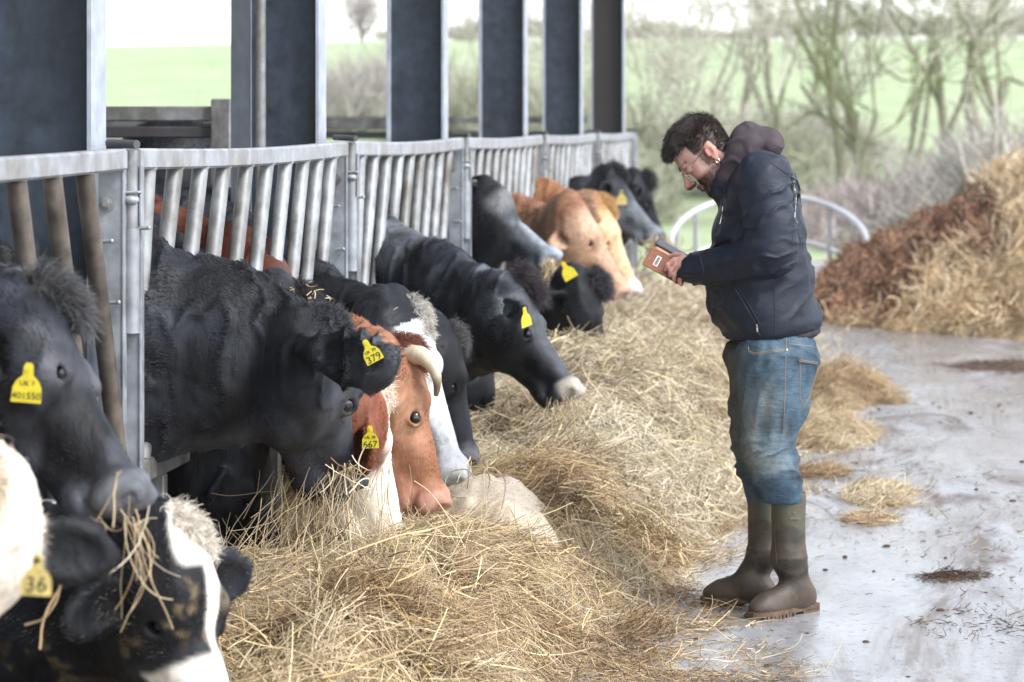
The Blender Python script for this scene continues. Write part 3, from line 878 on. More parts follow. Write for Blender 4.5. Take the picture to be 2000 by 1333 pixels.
    p, nn, fi = tri_sample(v, f, n, rg, msk)
    flow = s.flow(p)
    flow = flow - nn * (flow * nn).sum(1)[:, None]; flow /= np.linalg.norm(flow, axis=1)[:, None] + 1e-6
    Hh = Hc(p); head = (Hh[:, 0] > 0) & (Hh[:, 0] < 1.1) & (Hh[:, 1] > -.5) & (np.abs(Hh[:, 2]) < .3)
    ln = np.where(head, .011, .017) * (.7 + .6 * rg.random(n)) * S.get('hl', 1)
    ln = np.where((Hh[:, 0] > .86) & head, .004, ln); 
    earm = (np.abs(Hh[:, 2]) > .24) & (np.abs(Hh[:, 0]) < .5); ln = np.where(earm, .020, ln)
    eyem = (((Hh[:, 0] - eye_u) / .055) ** 2 + ((Hh[:, 1] - eye_v) / .045) ** 2 < 1) & (abs(Hh[:, 2]) > .1); ln = np.where(eyem, 0.0005, ln)
    swirl = np.stack([vnoise(p * 9, 3), vnoise(p * 9, 4), vnoise(p * 9, 5)], 1) * .55
    d = flow + nn * .34 + swirl + rg.normal(0, .16, (n, 3)); d /= np.linalg.norm(d, axis=1)[:, None]
    t = np.array([0, .35, .7, 1.0])
    pts = p[:, None] - nn[:, None] * .002 + d[:, None] * (t[None, :, None] * ln[:, None, None]) - nn[:, None] * (t[None, :, None] ** 2 * ln[:, None, None] * .28)
    rad = np.array([1, .9, .65, .25])[None] * S.get('hr', .0008)
    ch = colour(p) * (1 + .35 * rg.normal(0, 1, (n, 1))).clip(.4, 2.2) * S.get('hb', 1.15)
    ch = ch + S.get('dust_sheen', .0) * (rg.random((n, 1)) > .93) * np.array([.35, .28, .18])
    curves_obj('coat', pts, rad, ch, M['fur'], cow)
    # ---- poll tuft
    T = S.get('tuft')
    if T:
        nt_, tl, tc, curl = T
        Hm = Hc(cen); w_ = np.exp(-(((Hm[:, 0] - T_U) / .11) ** 2 + ((Hm[:, 1] + .05) / .13) ** 2 + (Hm[:, 2] / .11) ** 2)) * (Hm[:, 1] > -.3)
        w_ = np.where(w_ > .15, w_, 0) + 1e-9
        p, nn, fi = tri_sample(v, f, nt_, rg, w_)
        K = 8; pts = np.zeros((nt_, K, 3)); pts[:, 0] = p - nn * .004
        clump = rg.normal(0, 1, (60, 3)); ci = (vnoise(p * 28, 6) * 30 + 30).astype(int) % 60
        d = nn * 1.1 + V * .25 - U * .15 + clump[ci] * .45 + rg.normal(0, .22, (nt_, 3)); d /= np.linalg.norm(d, axis=1)[:, None]
        l = tl * (.5 + .7 * rg.random(nt_)); ax = nrm(V) * np.sign(rg.normal(0, 1, (nt_, 1))) + clump[ci] * .5
        for k in range(1, K):
            side = np.cross(ax, d); d = d + side * curl * .5 + (U * .22 + np.array([0, 0, -.16])) * (k / K) + rg.normal(0, .1, (nt_, 3))
            d /= np.linalg.norm(d, axis=1)[:, None]; pts[:, k] = pts[:, k - 1] + d * (l / (K - 1))[:, None]
        tcv = np.array(tc) * (1 + .4 * rg.normal(0, 1, (nt_, 1))).clip(.3, 2)
        curves_obj('poll_tuft', pts, np.linspace(1, .3, K)[None] * S.get('hr', .0008) * 1.15, tcv, M['fur'], cow)
    # ---- tags
    bvh = BVHTree.FromPolygons([tuple(q) for q in v], [tuple(int(a) for a in q) for q in f])
    for (tx, ty, sz, rot, num, small, yaw, mt) in S.get('tags', ()):
        o = Vector((0, 0, HC)); dr = Vector(W(tx, ty, 8) - W(CX, CY, 0)).normalized()
        hit = bvh.ray_cast(o, dr)
        C = np.array(hit[0]) if hit[0] is not None else W(tx, ty, S['poll'][2])
        if hit[0] is not None and S.get('tagY'): C = W(tx, ty, S['tagY'])
        A = np.array([math.cos(math.radians(yaw)), math.sin(math.radians(yaw)), 0]); B = np.array([0, 0, 1.])
        if not S.get('tagY'):
            near = C[1]
            for ox in (-.5, -.25, 0, .25, .5):
                for oz in (-.7, -.35, 0, .3, .6):
                    q = C + np.array([ox, 0, oz]) * sz; dq = Vector(q - np.array([0, 0, HC])).normalized(); hh = bvh.ray_cast(o, dq)
                    if hh[0] is not None: near = min(near, max(hh[0][1], C[1] - .10))
            C = C - np.array(dr) * (C[1] - near)
        C = C - np.array(dr) * .018
        cr, sr = math.cos(math.radians(rot)), math.sin(math.radians(rot))
        make_tag(cow, C, A * cr + B * sr, B * cr - A * sr, sz, num, small, mt)
    return cow, hp, L, U, V, Wv, bvh
T_U = .02
BT = (.030, .028, .030)
SPECS = [
 dict(key='cream', poll=(-60, 935, 5.15), muz=(-95, 1440, 5.0), turn=66, neck=[(-420, 960, 5.5, .30), (-240, 960, 5.35, .23)], yb=5.15, tagY=4.82, col=c_cream, seed=1, fur=34000, h=.009,
      ear=dict(root=(.22, -.16), dir=(.10, -.1, 1.0), len=.40, w=.13, world_n=(.1, -1, .2)), swap=1, tuft=(2500, .07, (.75, .66, .52), .4), hr=.0009,
      tags=[(72, 1120, .056, -3, '36', None, 4, 'tag_dirty')], label='cream cow with a black ear and faded tag 36, bottom left corner'),
 dict(key='first', poll=(92, 590, 6.15), muz=(308, 965, 6.0), turn=-6, eye=(.365, -.06, .165), neck=[(-260, 760, 6.35, .33), (-60, 740, 6.25, .26)], yb=6.0, col=c_first, seed=2, fur=60000, h=.008,
      ear=dict(root=(.20, -.10), world_d=(-.62, -.74, -.08), len=.44, w=.14, world_n=(0, -1, .1)), tuft=(5200, .085, (.10, .10, .105), .35),
      tags=[(54, 745, .066, -5, '401550', 'UK 7', 6, 'tag')], label='black cow with shaggy poll and yellow tag 401550 on the left'),
 dict(key='holstein', poll=(362, 1035, 6.35), muz=(490, 1480, 6.15), turn=22, neck=[(-120, 1190, 6.7, .26), (120, 1190, 6.6, .22), (230, 1150, 6.5, .18)], yb=6.75, col=c_holstein, seed=3, fur=52000, h=.009, dust_sheen=.5,
      ear=dict(root=(.16, -.20), dir=(.30, -.15, .8), len=.36, w=.12, world_n=(.3, -1, -.2)), tuft=(3000, .042, (.70, .64, .55), 1.0), label='black and white cow with its dusty head down at the bottom left'),
 dict(key='big', poll=(664, 622, 7.95), muz=(703, 930, 8.30), turn=-48, nk=.66, neck=[(235, 690, 7.98, .33), (430, 700, 8.0, .255), (550, 722, 7.98, .195)], yb=7.75, col=c_big, seed=4, fur=90000, h=.008, wr=1.5,
      ear=dict(root=(-.05, -.30), world_d=(.78, -.60, -.06), len=.54, w=.130, world_n=(.2, -1, .1)), hr=.0008, tuft=(1500, .03, (.05, .05, .055), .3),
      tags=[(722, 684, .052, 28, '379', 'UK 70', 8, 'tag')], label='big black cow stretching its neck, yellow tag 379 under its ear'),
 dict(key='deep', poll=(480, 870, 8.45), muz=(600, 1120, 8.5), turn=0, neck=[(330, 780, 8.5, .20), (420, 820, 8.45, .17)], yb=8.35, col=c_plain, seed=5, fur=14000, h=.011, label='black cow with its head deep in the hay under the big black neck'),
 dict(key='white', poll=(738, 742, 8.42), muz=(812, 1085, 8.5), turn=-16, neck=[(380, 740, 8.75, .24), (560, 750, 8.6, .17)], yb=8.9, col=c_whiteface, seed=6, fur=42000, h=.0085,
      ear=dict(root=(.20, -.17), dir=(.30, .02, 1.0), len=.34, w=.14, world_n=(.1, -1, -.3)), tuft=(4200, .05, (.74, .62, .50), 1.0),
      tags=[(723, 852, .052, 2, '667', 'UK 70', 0, 'tag')], label='white faced red cow with brown ear and yellow tag 667'),
 dict(key='shade', poll=(600, 585, 8.95), muz=(640, 850, 8.9), turn=0, neck=[(400, 640, 9.2, .22), (520, 660, 9.05, .16)], yb=9.45, col=c_plain, seed=7, fur=12000, h=.011, dust_sheen=1.0,
      tuft=(3600, .06, (.035, .033, .034), .6), label='black cow with straw caught on its poll, behind the big black neck'),
 dict(key='brown', poll=(812, 680, 8.95), muz=(886, 990, 8.95), turn=-20, nk=.8, neck=[(450, 595, 9.75, .27), (560, 680, 9.42, .195), (690, 725, 9.12, .14)], yb=10.0, col=c_brown, seed=8, fur=52000, h=.0085,
      ear=dict(root=(.16, -.10), world_d=(-.80, -.50, .12), len=.44, w=.14, world_n=(0, -1, .1)), tuft=(2600, .05, (.17, .055, .035), .7), eye=(.40, -.125, .165),
      label='brown horned cow with its tongue out beside the pale feed'),
 dict(key='greyface', poll=(828, 612, 9.55), muz=(925, 935, 9.55), turn=2, neck=[(560, 625, 10.5, .28), (680, 670, 10.1, .20), (770, 680, 9.8, .15)], yb=10.6, col=c_greyface, seed=9, fur=36000, h=.010,
      ear=dict(root=(.12, -.18), dir=(-.1, -.3, .9), len=.30, w=.10), tuft=(2200, .034, (.52, .49, .44), 1.0), label='black cow with a white blaze hidden behind the brown horned cow'),
 dict(key='low', poll=(898, 655, 10.25), muz=(940, 905, 10.25), turn=-12, neck=[(700, 790, 10.6, .19), (820, 790, 10.4, .14)], yb=11.2, col=c_plain, seed=10, fur=18000, h=.011,
      ear=dict(root=(.14, -.2), dir=(.15, -.5, .7), len=.36, w=.13), tuft=(1200, .05, (.09, .085, .09), .6), label='black cow, head lowered to the hay, beside the white blaze of its neighbour'),
 dict(key='low2', poll=(960, 700, 11.7), muz=(985, 930, 11.6), turn=-6, neck=[(760, 760, 12.1, .2), (870, 765, 11.9, .15)], yb=11.9, col=c_plain, seed=11, fur=14000, h=.012, label='black cow eating with its head straight under the pale nosed cow'),
 dict(key='palenose', poll=(1015, 560, 10.95), muz=(1142, 762, 10.8), turn=4, neck=[(720, 565, 11.9, .315), (850, 600, 11.5, .255), (930, 630, 11.2, .20)], yb=12.4, col=c_palenose, seed=12, fur=60000, h=.009,
      ear=dict(root=(.05, -.28), world_d=(.72, -.62, .04), len=.36, w=.10, world_n=(-.1, -1, .1)), tuft=(5200, .095, (.045, .036, .042), .6), eye=(.40, -.11, .165),
      tags=[(1026, 618, .060, 12, None, None, 55, 'tag')], label='black cow with pale nose and yellow tag chewing hay in the middle of the row'),
 dict(key='tuftlow', poll=(1163, 552, 13.1), muz=(1202, 735, 13.1), turn=4, neck=[(1000, 670, 13.5, .17), (1090, 640, 13.3, .14)], yb=13.4, col=c_plain, seed=13, fur=20000, h=.012, hr=.0011,
      ear=dict(root=(.14, -.2), world_d=(-.8, -.5, .1), len=.34, w=.12), tuft=(3200, .085, (.04, .036, .042), .7), tags=[(1107, 527, .07, 30, None, None, 10, 'tag')], label='black cow with a shaggy poll, eating below the curly brown cow'),
 dict(key='frosted', poll=(952, 372, 14.2), muz=(1100, 495, 14.1), turn=6, nk=1.15, neck=[(800, 550, 14.6, .30), (880, 530, 14.45, .25)], yb=14.7, col=c_frosted, seed=14, fur=34000, h=.011, hr=.001,
      ear=dict(root=(.04, -.18), world_d=(-.30, -.35, .55), len=.30, w=.12, world_n=(.3, -1, .2)), label='black cow with frosted forehead and pale blue nose beside the third barrier post'),
 dict(key='curly', poll=(1142, 398, 15.3), muz=(1238, 570, 15.3), turn=0, neck=[(1000, 480, 15.9, .28), (1078, 478, 15.6, .2)], yb=15.9, col=c_curly, seed=15, fur=34000, h=.012, hr=.0011,
      ear=dict(root=(.16, -.14), world_d=(-.55, -.60, -.50), len=.36, w=.11, world_n=(.1, -1, .2)), tuft=(3200, .05, (.45, .30, .20), .9), label='curly polled brown cow with a wrinkled neck'),
 dict(key='tan', poll=(1188, 398, 16.4), muz=(1258, 572, 16.4), turn=4, neck=[(1060, 452, 17.0, .30), (1140, 465, 16.7, .2)], yb=17.0, col=c_tan, seed=16, fur=24000, h=.013, hr=.0012,
      tuft=(2600, .045, (.50, .31, .13), .9), label='tan cow with a pinkish white muzzle behind the curly brown cow'),
 dict(key='far', poll=(1200, 338, 18.5), muz=(1298, 455, 18.5), turn=0, neck=[(1090, 432, 19.2, .31), (1160, 410, 18.8, .21)], yb=19.2, col=c_farblack, seed=17, fur=18000, h=.014, hr=.0013,
      ear=dict(root=(.12, -.2), dir=(-.1, -.1, .9), len=.36, w=.13), tuft=(1800, .07, (.035, .035, .04), .6), tags=[(1214, 385, .075, 0, None, None, 5, 'tag_dirty')], label='far black cow with grey face and orange tag by the last panel'),
 dict(key='farthest', poll=(1262, 350, 20.6), muz=(1305, 470, 20.6), turn=0, neck=[(1180, 430, 21.2, .26), (1225, 410, 20.9, .18)], yb=21.3, col=c_plain, seed=18, fur=8000, h=.016, hr=.0014,
      tuft=(1500, .09, (.03, .03, .032), .6), label='farthest black cow, mostly hidden behind the grey faced one'),
]
import os
ONLY = os.environ.get('COWS')
cows = {}
for S in SPECS:
    if ONLY and S['key'] not in ONLY.split(','): continue
    cows[S['key']] = make_cow(S)

if 'brown' in cows:
    cow, hp, L, U, V, Wv, bvh = cows['brown']
    # horn : short, curving forward and down from beside the poll
    for w in (1, -1):
        K = 22; m = MB(); pts = []; rad = []
        P0, P1, P2, P3 = hp(.03, -.07, .10 * w), hp(.02, .02, .27 * w), hp(.16, .07, .29 * w), hp(.30, .01, .25 * w)
        for i in range(K):
            t = i / (K - 1); q = (1 - t) ** 3 * P0 + 3 * t * (1 - t) ** 2 * P1 + 3 * t * t * (1 - t) * P2 + t ** 3 * P3
            pts.append(q); rad.append(L * (.064 - .050 * t ** 1.3) * (1 + .03 * math.sin(i * 1.7)))
        m.tube(pts, rad, 16); o = m.build('horn', M['horn'], cow)
        t = np.repeat(np.arange(K) / (K - 1), 16); c = lerp3((.66, .58, .42), (.74, .66, .50), t * 1.0); c = mixc(c, (.16, .11, .07), sstep(.66, .86, t))
        set_col(o.data, c)
    # tongue
    m = MB(); m.tube([hp(.86, -.20, 0), hp(.93, -.235, .0), hp(.985, -.275, .0), hp(1.01, -.31, 0)], [.03 * L, .045 * L, .045 * L, .022 * L], 12); m.build('tongue', M['tongue'], cow)
    # ring tag seen edge on
    for (tx, ty) in ((748, 690), (750, 718), (747, 742)):
        dr = nrm(W(tx, ty, 9) - W(CX, CY, 0)); h = bvh.ray_cast(Vector((0, 0, HC)), Vector(dr))
        C = np.array(h[0]) if h[0] is not None else W(tx, ty, 8.85)
        m = MB(); m.sphere(C - dr * .006, (.009, .006, .016), 8); m.build('ear_tag', M['tag'], cow)

# ---- cattle standing further back in the shed
def back_cow(label, loc, ang, col, seed):
    s = SDF(); lat = np.array([-math.sin(ang), math.cos(ang), 0]); X = np.array([math.cos(ang), math.sin(ang), 0]); Zv = np.array([0, 0, 1.]); o = np.array(loc, float)
    A = np.array([X, lat, Zv])
    q = lambda x, y, z: o + X * x + lat * y + Zv * z
    s.rc(q(-.8, 0, 1.12), q(.6, 0, 1.08), .34, .36, .08, .8, lat, -X); s.el(q(-.1, 0, 1.0), A, (.8, .33, .42), .08, -X); s.el(q(.6, 0, 1.22), A, (.35, .2, .26), .08, -X); s.el(q(-.85, 0, 1.18), A, (.3, .28, .3), .08, -X)
    s.rc(q(.7, 0, 1.15), q(1.25, 0, 1.0), .30, .19, .06, .7, lat, -X); s.rc(q(1.2, 0, 1.1), q(1.5, 0, .78), .17, .09, .06, .9, lat, -X); s.el(q(1.5, 0, .76), A, (.09, .09, .09), .03, -X)
    for y in (-.17, .17): s.rc(q(1.15, y * .7, 1.18), q(1.1, y * 2, 1.15), .04, .05, .03)
    for x in (-.85, .6):
        for y in (-.15, .15):
            kx = x - (.12 if x < 0 else -.02); s.rc(q(x, y, .85), q(kx, y, .5), .15, .06, .05); s.rc(q(kx, y, .5), q(x, y, .16), .055, .045, .03); s.rc(q(x, y, .17), q(x + .03, y, .15), .05, .055, .02)
    s.rc(q(-1.12, 0, 1.25), q(-1.2, 0, .6), .035, .03, .03)
    s.disp = lambda P: .012 * fbm(P * 6 + seed, 3, seed)
    v, f = s.mesh(.018); me = mesh_np('cow', v, f); c = col(v, np.tile([-3., -3, 0], (len(v), 1))); set_col(me, np.clip(c, .003, 1))
    cow = link('cow', me, M['skin']); tag(cow, label, 'cow', 'cattle standing inside the shed')
    rg = np.random.default_rng(seed); n = 9000
    p, nn, fi = tri_sample(v, f, n, rg); fl = s.flow(p); fl -= nn * (fl * nn).sum(1)[:, None]; fl /= np.linalg.norm(fl, axis=1)[:, None] + 1e-6
    d = fl + nn * .4 + rg.normal(0, .2, (n, 3)); d /= np.linalg.norm(d, axis=1)[:, None]; t = np.array([0, .5, 1.])
    pts = p[:, None] + d[:, None] * t[None, :, None] * .03
    curves_obj('coat', pts, np.array([1, .8, .3])[None] * .0016, np.clip(c[0], 0, 1)[None] * (1 + .35 * rg.normal(0, 1, (n, 1))).clip(.4, 2), M['fur'], cow)
if not ONLY:
    back_cow('rusty brown cow standing inside the shed behind the near gate', (-4.9, 12.6, .24), PI * .97, c_brown, 40)
    back_cow('black cow standing in the shed with its back at the gate', (-3.3, 13.4, .24), PI * .5, c_plain, 41)
    back_cow('brown cow with a ridged back under the near gate rails', (-3.9, 10.4, .16), PI * .52, c_curly, 42)
    back_cow('dark cow resting in the shadow behind the second column', (-4.3, 15.0, .12), PI * .9, c_plain, 43)
# ================================================================== the man with the phone
MY = 9.30
def Q(px, py, dy=0.0): return W(px, py, MY + dy)
def I3(): return np.eye(3)
M['skin_h'] = attr_mat('skin', .45, .45, var=.10, vscale=120, bscale=260, bstr=.12)
M['cloth_navy'] = None
def jacket_mat():
    m, nt, b = new_mat('navy_jacket')
    n1 = noise(nt, 5, 5, .65); n2 = noise(nt, 26, 5, .7); n3 = noise(nt, 420, 2)
    c = ramp(nt, n1, [(.3, (.007, .010, .018)), (.7, (.016, .023, .042))])
    d = ramp(nt, n2, [(.60, (0, 0, 0)), (.78, (.35,) * 3)]); d2 = ramp(nt, n1, [(.5, (0, 0, 0)), (.7, (.5,) * 3)])
    c = mix(nt, mix(nt, 1., d, d2, 'MULTIPLY'), c, (.22, .24, .28))
    nt.links.new(c, b.inputs['Base Color']); b.inputs['Roughness'].default_value = .55
    b.inputs['Specular IOR Level'].default_value = .35
    h = nt.nodes.new('ShaderNodeMath'); h.operation = 'MULTIPLY_ADD'; nt.links.new(n3, h.inputs[0]); h.inputs[1].default_value = .06
    nt.links.new(noise(nt, 22, 5, .6, stretch=(1, 1, 1.6), dist=.2), h.inputs[2]); bump(nt, b, h.outputs[0], .35, .010)
    return m
M['jacket'] = jacket_mat()
M['hood'] = simple('hood_fleece', (.055, .042, .050), .9, 0, .2, 18, .3, 220)
M['rib'] = simple('ribbed_hem', (.03, .03, .034), .9, 0, .3, 60, .4, 200)
def jeans_mat():
    m, nt, b = new_mat('denim')
    a = nt.nodes.new('ShaderNodeAttribute'); a.attribute_name = 'col'
    n2 = noise(nt, 34, 6, .7); n3 = noise(nt, 500, 2, stretch=(1, 1, .3))
    c = mix(nt, 1., a.outputs['Color'], ramp(nt, n2, [(.3, (.74,) * 3), (.7, (1.25,) * 3)]), 'MULTIPLY')
    c = mix(nt, 1., c, ramp(nt, n3, [(.35, (.86,) * 3), (.65, (1.12,) * 3)]), 'MULTIPLY')
    nt.links.new(c, b.inputs['Base Color']); b.inputs['Roughness'].default_value = .85; b.inputs['Specular IOR Level'].default_value = .2
    cr = noise(nt, 26, 4, .6, stretch=(.6, .6, 1.9), dist=.5); bump(nt, b, cr, .6, .010); return m
M['jeans'] = jeans_mat()
M['stitch'] = simple('stitching', (.33, .24, .15), .8)
M['seam'] = simple('jacket_seam', (.014, .017, .026), .6)
M['zip'] = simple('zip', (.008, .008, .010), .4)
M['metal'] = simple('bright_metal', (.7, .68, .62), .22, 1)
def boot_mat():
    m, nt, b = new_mat('boot_rubber')
    a = nt.nodes.new('ShaderNodeAttribute'); a.attribute_name = 'col'
    n1 = noise(nt, 14, 6, .7); n2 = noise(nt, 70, 5, .7)
    c = mix(nt, ramp(nt, n1, [(.40, (0, 0, 0)), (.60, (.8,) * 3)]), a.outputs['Color'], (.085, .062, .044))
    c = mix(nt, ramp(nt, n2, [(.60, (0, 0, 0)), (.70, (.5,) * 3)]), c, (.20, .155, .10))
    nt.links.new(c, b.inputs['Base Color']); b.inputs['Roughness'].default_value = .55
    bump(nt, b, n2, .3, .004); return m
M['boot'] = boot_mat()
M['sole'] = simple('muddy_sole', (.11, .070, .042), .75, 0, .45, 30, .6, 80)
M['case'] = simple('tan_leather_case', (.27, .095, .040), .5, 0, .15, 60, .15, 300)
M['case_dark'] = simple('case_print', (.22, .20, .19), .5)
M['phone'] = simple('phone_black', (.008, .008, .010), .12)
M['hair_h'] = attr_mat('man_hair', .45, .5)
def glass():
    m, nt, b = new_mat('spectacle_lens'); b.inputs['Transmission Weight'].default_value = 0
    t = nt.nodes.new('ShaderNodeBsdfTransparent'); g = nt.nodes.new('ShaderNodeBsdfGlossy'); g.inputs['Roughness'].default_value = .05
    mx_ = nt.nodes.new('ShaderNodeMixShader'); mx_.inputs[0].default_value = .12
    nt.links.new(t.outputs[0], mx_.inputs[1]); nt.links.new(g.outputs[0], mx_.inputs[2]); nt.links.new(mx_.outputs[0], nt.nodes['Material Output'].inputs[0]); return m
M['lens'] = glass()

HO = Q(1365, 288, 0); th = math.radians(7)
f0 = nrm([-.66, 0, -.75]); u0 = nrm([-.75, 0, .66])
l0 = np.array([0, -1., 0])                       # towards the camera
hf = nrm(f0 * math.cos(th) + l0 * math.sin(th)); hl = nrm(np.cross(hf, u0)); 
if hl[1] > 0: hl = -hl
hu = nrm(u0)
HA = np.array([hf, hl, hu])
def H(f, l, h): return HO + hf * f + hl * l + hu * h

def build_body():
    s = SDF()
    e = lambda f, l, h, a, b, c, k=.02, op=1, R=None: s.el(H(f, l, h), HA if R is None else R @ HA, (a, b, c), k, None, op)
    e(-.008, 0, .012, .098, .074, .092); e(.035, 0, .0, .060, .062, .065)
    e(.040, 0, -.070, .050, .052, .070); e(.025, 0, -.100, .055, .050, .042); e(.080, 0, -.132, .020, .024, .017, .02)
    for w in (-1, 1):
        e(.055, .036 * w, -.062, .030, .024, .030, .02)
        e(.088, .026 * w, -.004, .016, .026, .011, .012)
        e(.096, .033 * w, -.027, .018, .019, .012, .012, -1)
        e(.080, .032 * w, -.029, .0135, .0145, .0125, .004)
        e(.086, .032 * w, -.033, .012, .015, .003, .003)
        e(.110, .0125 * w, -.070, .012, .009, .009, .006)
        R = np.array([[math.cos(.25), 0, math.sin(.25)], [0, 1, 0], [-math.sin(.25), 0, math.cos(.25)]])
        e(-.012, .077 * w, -.043, .021, .010, .034, .006, 1, R); e(-.006, .088 * w, -.040, .012, .008, .022, .004, -1, R)
        e(-.004, .076 * w, -.073, .010, .006, .010, .005)
    s.rc(H(.097, 0, -.018), H(.128, 0, -.062), .0085, .0120, .012); e(.121, 0, -.067, .012, .013, .010, .006)
    s.rc(H(.101, -.018, -.093), H(.101, .018, -.093), .0075, .0075, .008); s.rc(H(.099, -.015, -.105), H(.099, .015, -.105), .008, .008, .006)
    e(.112, 0, -.099, .012, .024, .0016, .002, -1)
    for w in (-1, 1): e(.120, .007 * w, -.077, .006, .004, .004, .002, -1)
    # neck, trunk, limbs (mostly under the clothes)
    s.rc(H(-.035, 0, -.075), Q(1466, 350), .054, .056, .03)
    s.rc(Q(1478, 390), Q(1490, 480), .09, .13, .05); s.rc(Q(1490, 480), Q(1510, 690), .13, .13, .05)
    s.rc(Q(1490, 365, -.14), Q(1490, 365, .14), .055, .055, .05)
    for (sh_, el_, wr_, a) in ((Q(1492, 350, -.17), Q(1512, 492, -.24), Q(1352, 527, -.10), 1), (Q(1492, 350, .17), Q(1505, 488, .22), Q(1352, 528, .045), -1)):
        s.rc(sh_, el_, .055, .042, .03); s.rc(el_, wr_, .042, .027, .02)
        s.rc(wr_, Q(1334, 521, -.095 if a > 0 else .035), .027, .030, .015)
    for w, kp, bp in ((-.09, (1508, 880), (1535, 965)), (.09, (1480, 870), (1492, 962))):
        s.rc(Q(1512, 700, w), Q(*kp, w), .085, .058, .04); s.rc(Q(*kp, w), Q(*bp, w), .058, .045, .03); s.rc(Q(*bp, w), Q(bp[0] + 1, 1060, w), .045, .030, .03)
    # near hand: palm and five fingers closing on the case
    def fing(pts, r0, r1):
        for i in range(len(pts) - 1):
            a = r0 + (r1 - r0) * i / (len(pts) - 1); b_ = r0 + (r1 - r0) * (i + 1) / (len(pts) - 1)
            s.rc(Q(*pts[i]), Q(*pts[i + 1]), a, b_, .0035)
    s.rc(Q(1340, 516, -.098), Q(1334, 508, -.094), .021, .017, .012); s.rc(Q(1346, 532, -.10), Q(1341, 531, -.10), .022, .017, .012)
    s.rc(Q(1342, 522, -.10), Q(1334, 521, -.10), .024, .019, .012)
    fing([(1333, 506, -.096), (1316, 508, -.100), (1304, 518, -.101), (1301, 527, -.094)], .0102, .0078)
    fing([(1334, 514, -.100), (1320, 518, -.107), (1309, 528, -.107), (1309, 538, -.098)], .0102, .0078)
    fing([(1337, 523, -.102), (1325, 528, -.109), (1316, 538, -.109), (1317, 547, -.100)], .0098, .0076)
    fing([(1342, 532, -.102), (1333, 538, -.107), (1327, 547, -.107), (1329, 555, -.099)], .0088, .0068)
    fing([(1344, 514, -.085), (1332, 501, -.074), (1319, 498, -.062), (1309, 501, -.056)], .0120, .0085)
    # far hand steadying the phone from the other side
    s.rc(Q(1342, 522, .035), Q(1332, 518, .02), .024, .020, .012)
    fing([(1333, 508, .015), (1318, 505, .000), (1307, 511, -.012), (1302, 520, -.020)], .0100, .0078)
    fing([(1333, 516, .02), (1318, 518, .002), (1309, 526, -.010), (1306, 534, -.018)], .0100, .0078)
    fing([(1335, 524, .02), (1322, 529, .005), (1314, 537, -.008), (1312, 544, -.016)], .0096, .0075)
    fing([(1338, 531, .02), (1329, 538, .006), (1322, 546, -.006), (1321, 552, -.012)], .0088, .0068)
    fing([(1340, 508, .015), (1328, 499, -.004), (1316, 496, -.020), (1308, 499, -.030)], .0118, .0085)
    v, f = s.mesh(.0042)
    me = mesh_np('person', v, f)
    q = (v - HO) @ HA.T; n = fbm(v * 60, 3, 3)
    c = lerp3((.54, .31, .25), (.64, .41, .34), sstep(-.4, .5, n))
    c = mixc(c, (.58, .23, .18), np.exp(-(((q[:, 0] - .118) / .025) ** 2 + ((q[:, 2] + .062) / .022) ** 2)) * .8)
    c = mixc(c, (.62, .24, .19), (np.abs(q[:, 1]) > .074) * (np.abs(q[:, 2] + .04) < .06) * .7)
    c = mixc(c, (.56, .28, .22), np.exp(-(((q[:, 0] - .08) / .03) ** 2 + ((q[:, 2] + .06) / .025) ** 2)) * .6)
    beard = sstep(-.075, -.095, q[:, 2] - q[:, 0] * .15) * sstep(-.05, -.02, q[:, 0]) * (q[:, 2] > -.2) * (q[:, 0] < .15)
    c = mixc(c, (.10, .055, .042), beard * .62)
    lip = np.exp(-(((q[:, 0] - .106) / .012) ** 2 + ((q[:, 2] + .100) / .009) ** 2 + (q[:, 1] / .022) ** 2)); c = mixc(c, (.42, .16, .14), np.clip(lip, 0, 1) * .8)
    sc_ = (np.abs(q[:, 1]) < .09) & ((q[:, 2] > .040) | ((q[:, 0] < .035) & (q[:, 2] > -.012)) | ((q[:, 0] < -.035) & (q[:, 2] > -.08))) & (q[:, 0] > -.14) & ~((q[:, 0] > .055) & (q[:, 2] < .05)) & (q[:, 2] < .2)
    ear_ = (np.abs(q[:, 1]) > .0765) & (q[:, 2] < 0)
    c = mixc(c, (.035, .024, .019), (sc_ & ~ear_) * .92)
    hand = (v[:, 0] < Q(1352, 0)[0]) & (v[:, 2] < Q(0, 470)[2]); c = np.where(hand[:, None], c * [1.0, .88, .86], c)
    set_col(me, c)
    o = link('person', me, M['skin_h'])
    tag(o, 'man in a dark jacket, jeans and rubber boots looking down at his phone', 'person')
    return o, v, f, q
man, mv, mf, mq = build_body()

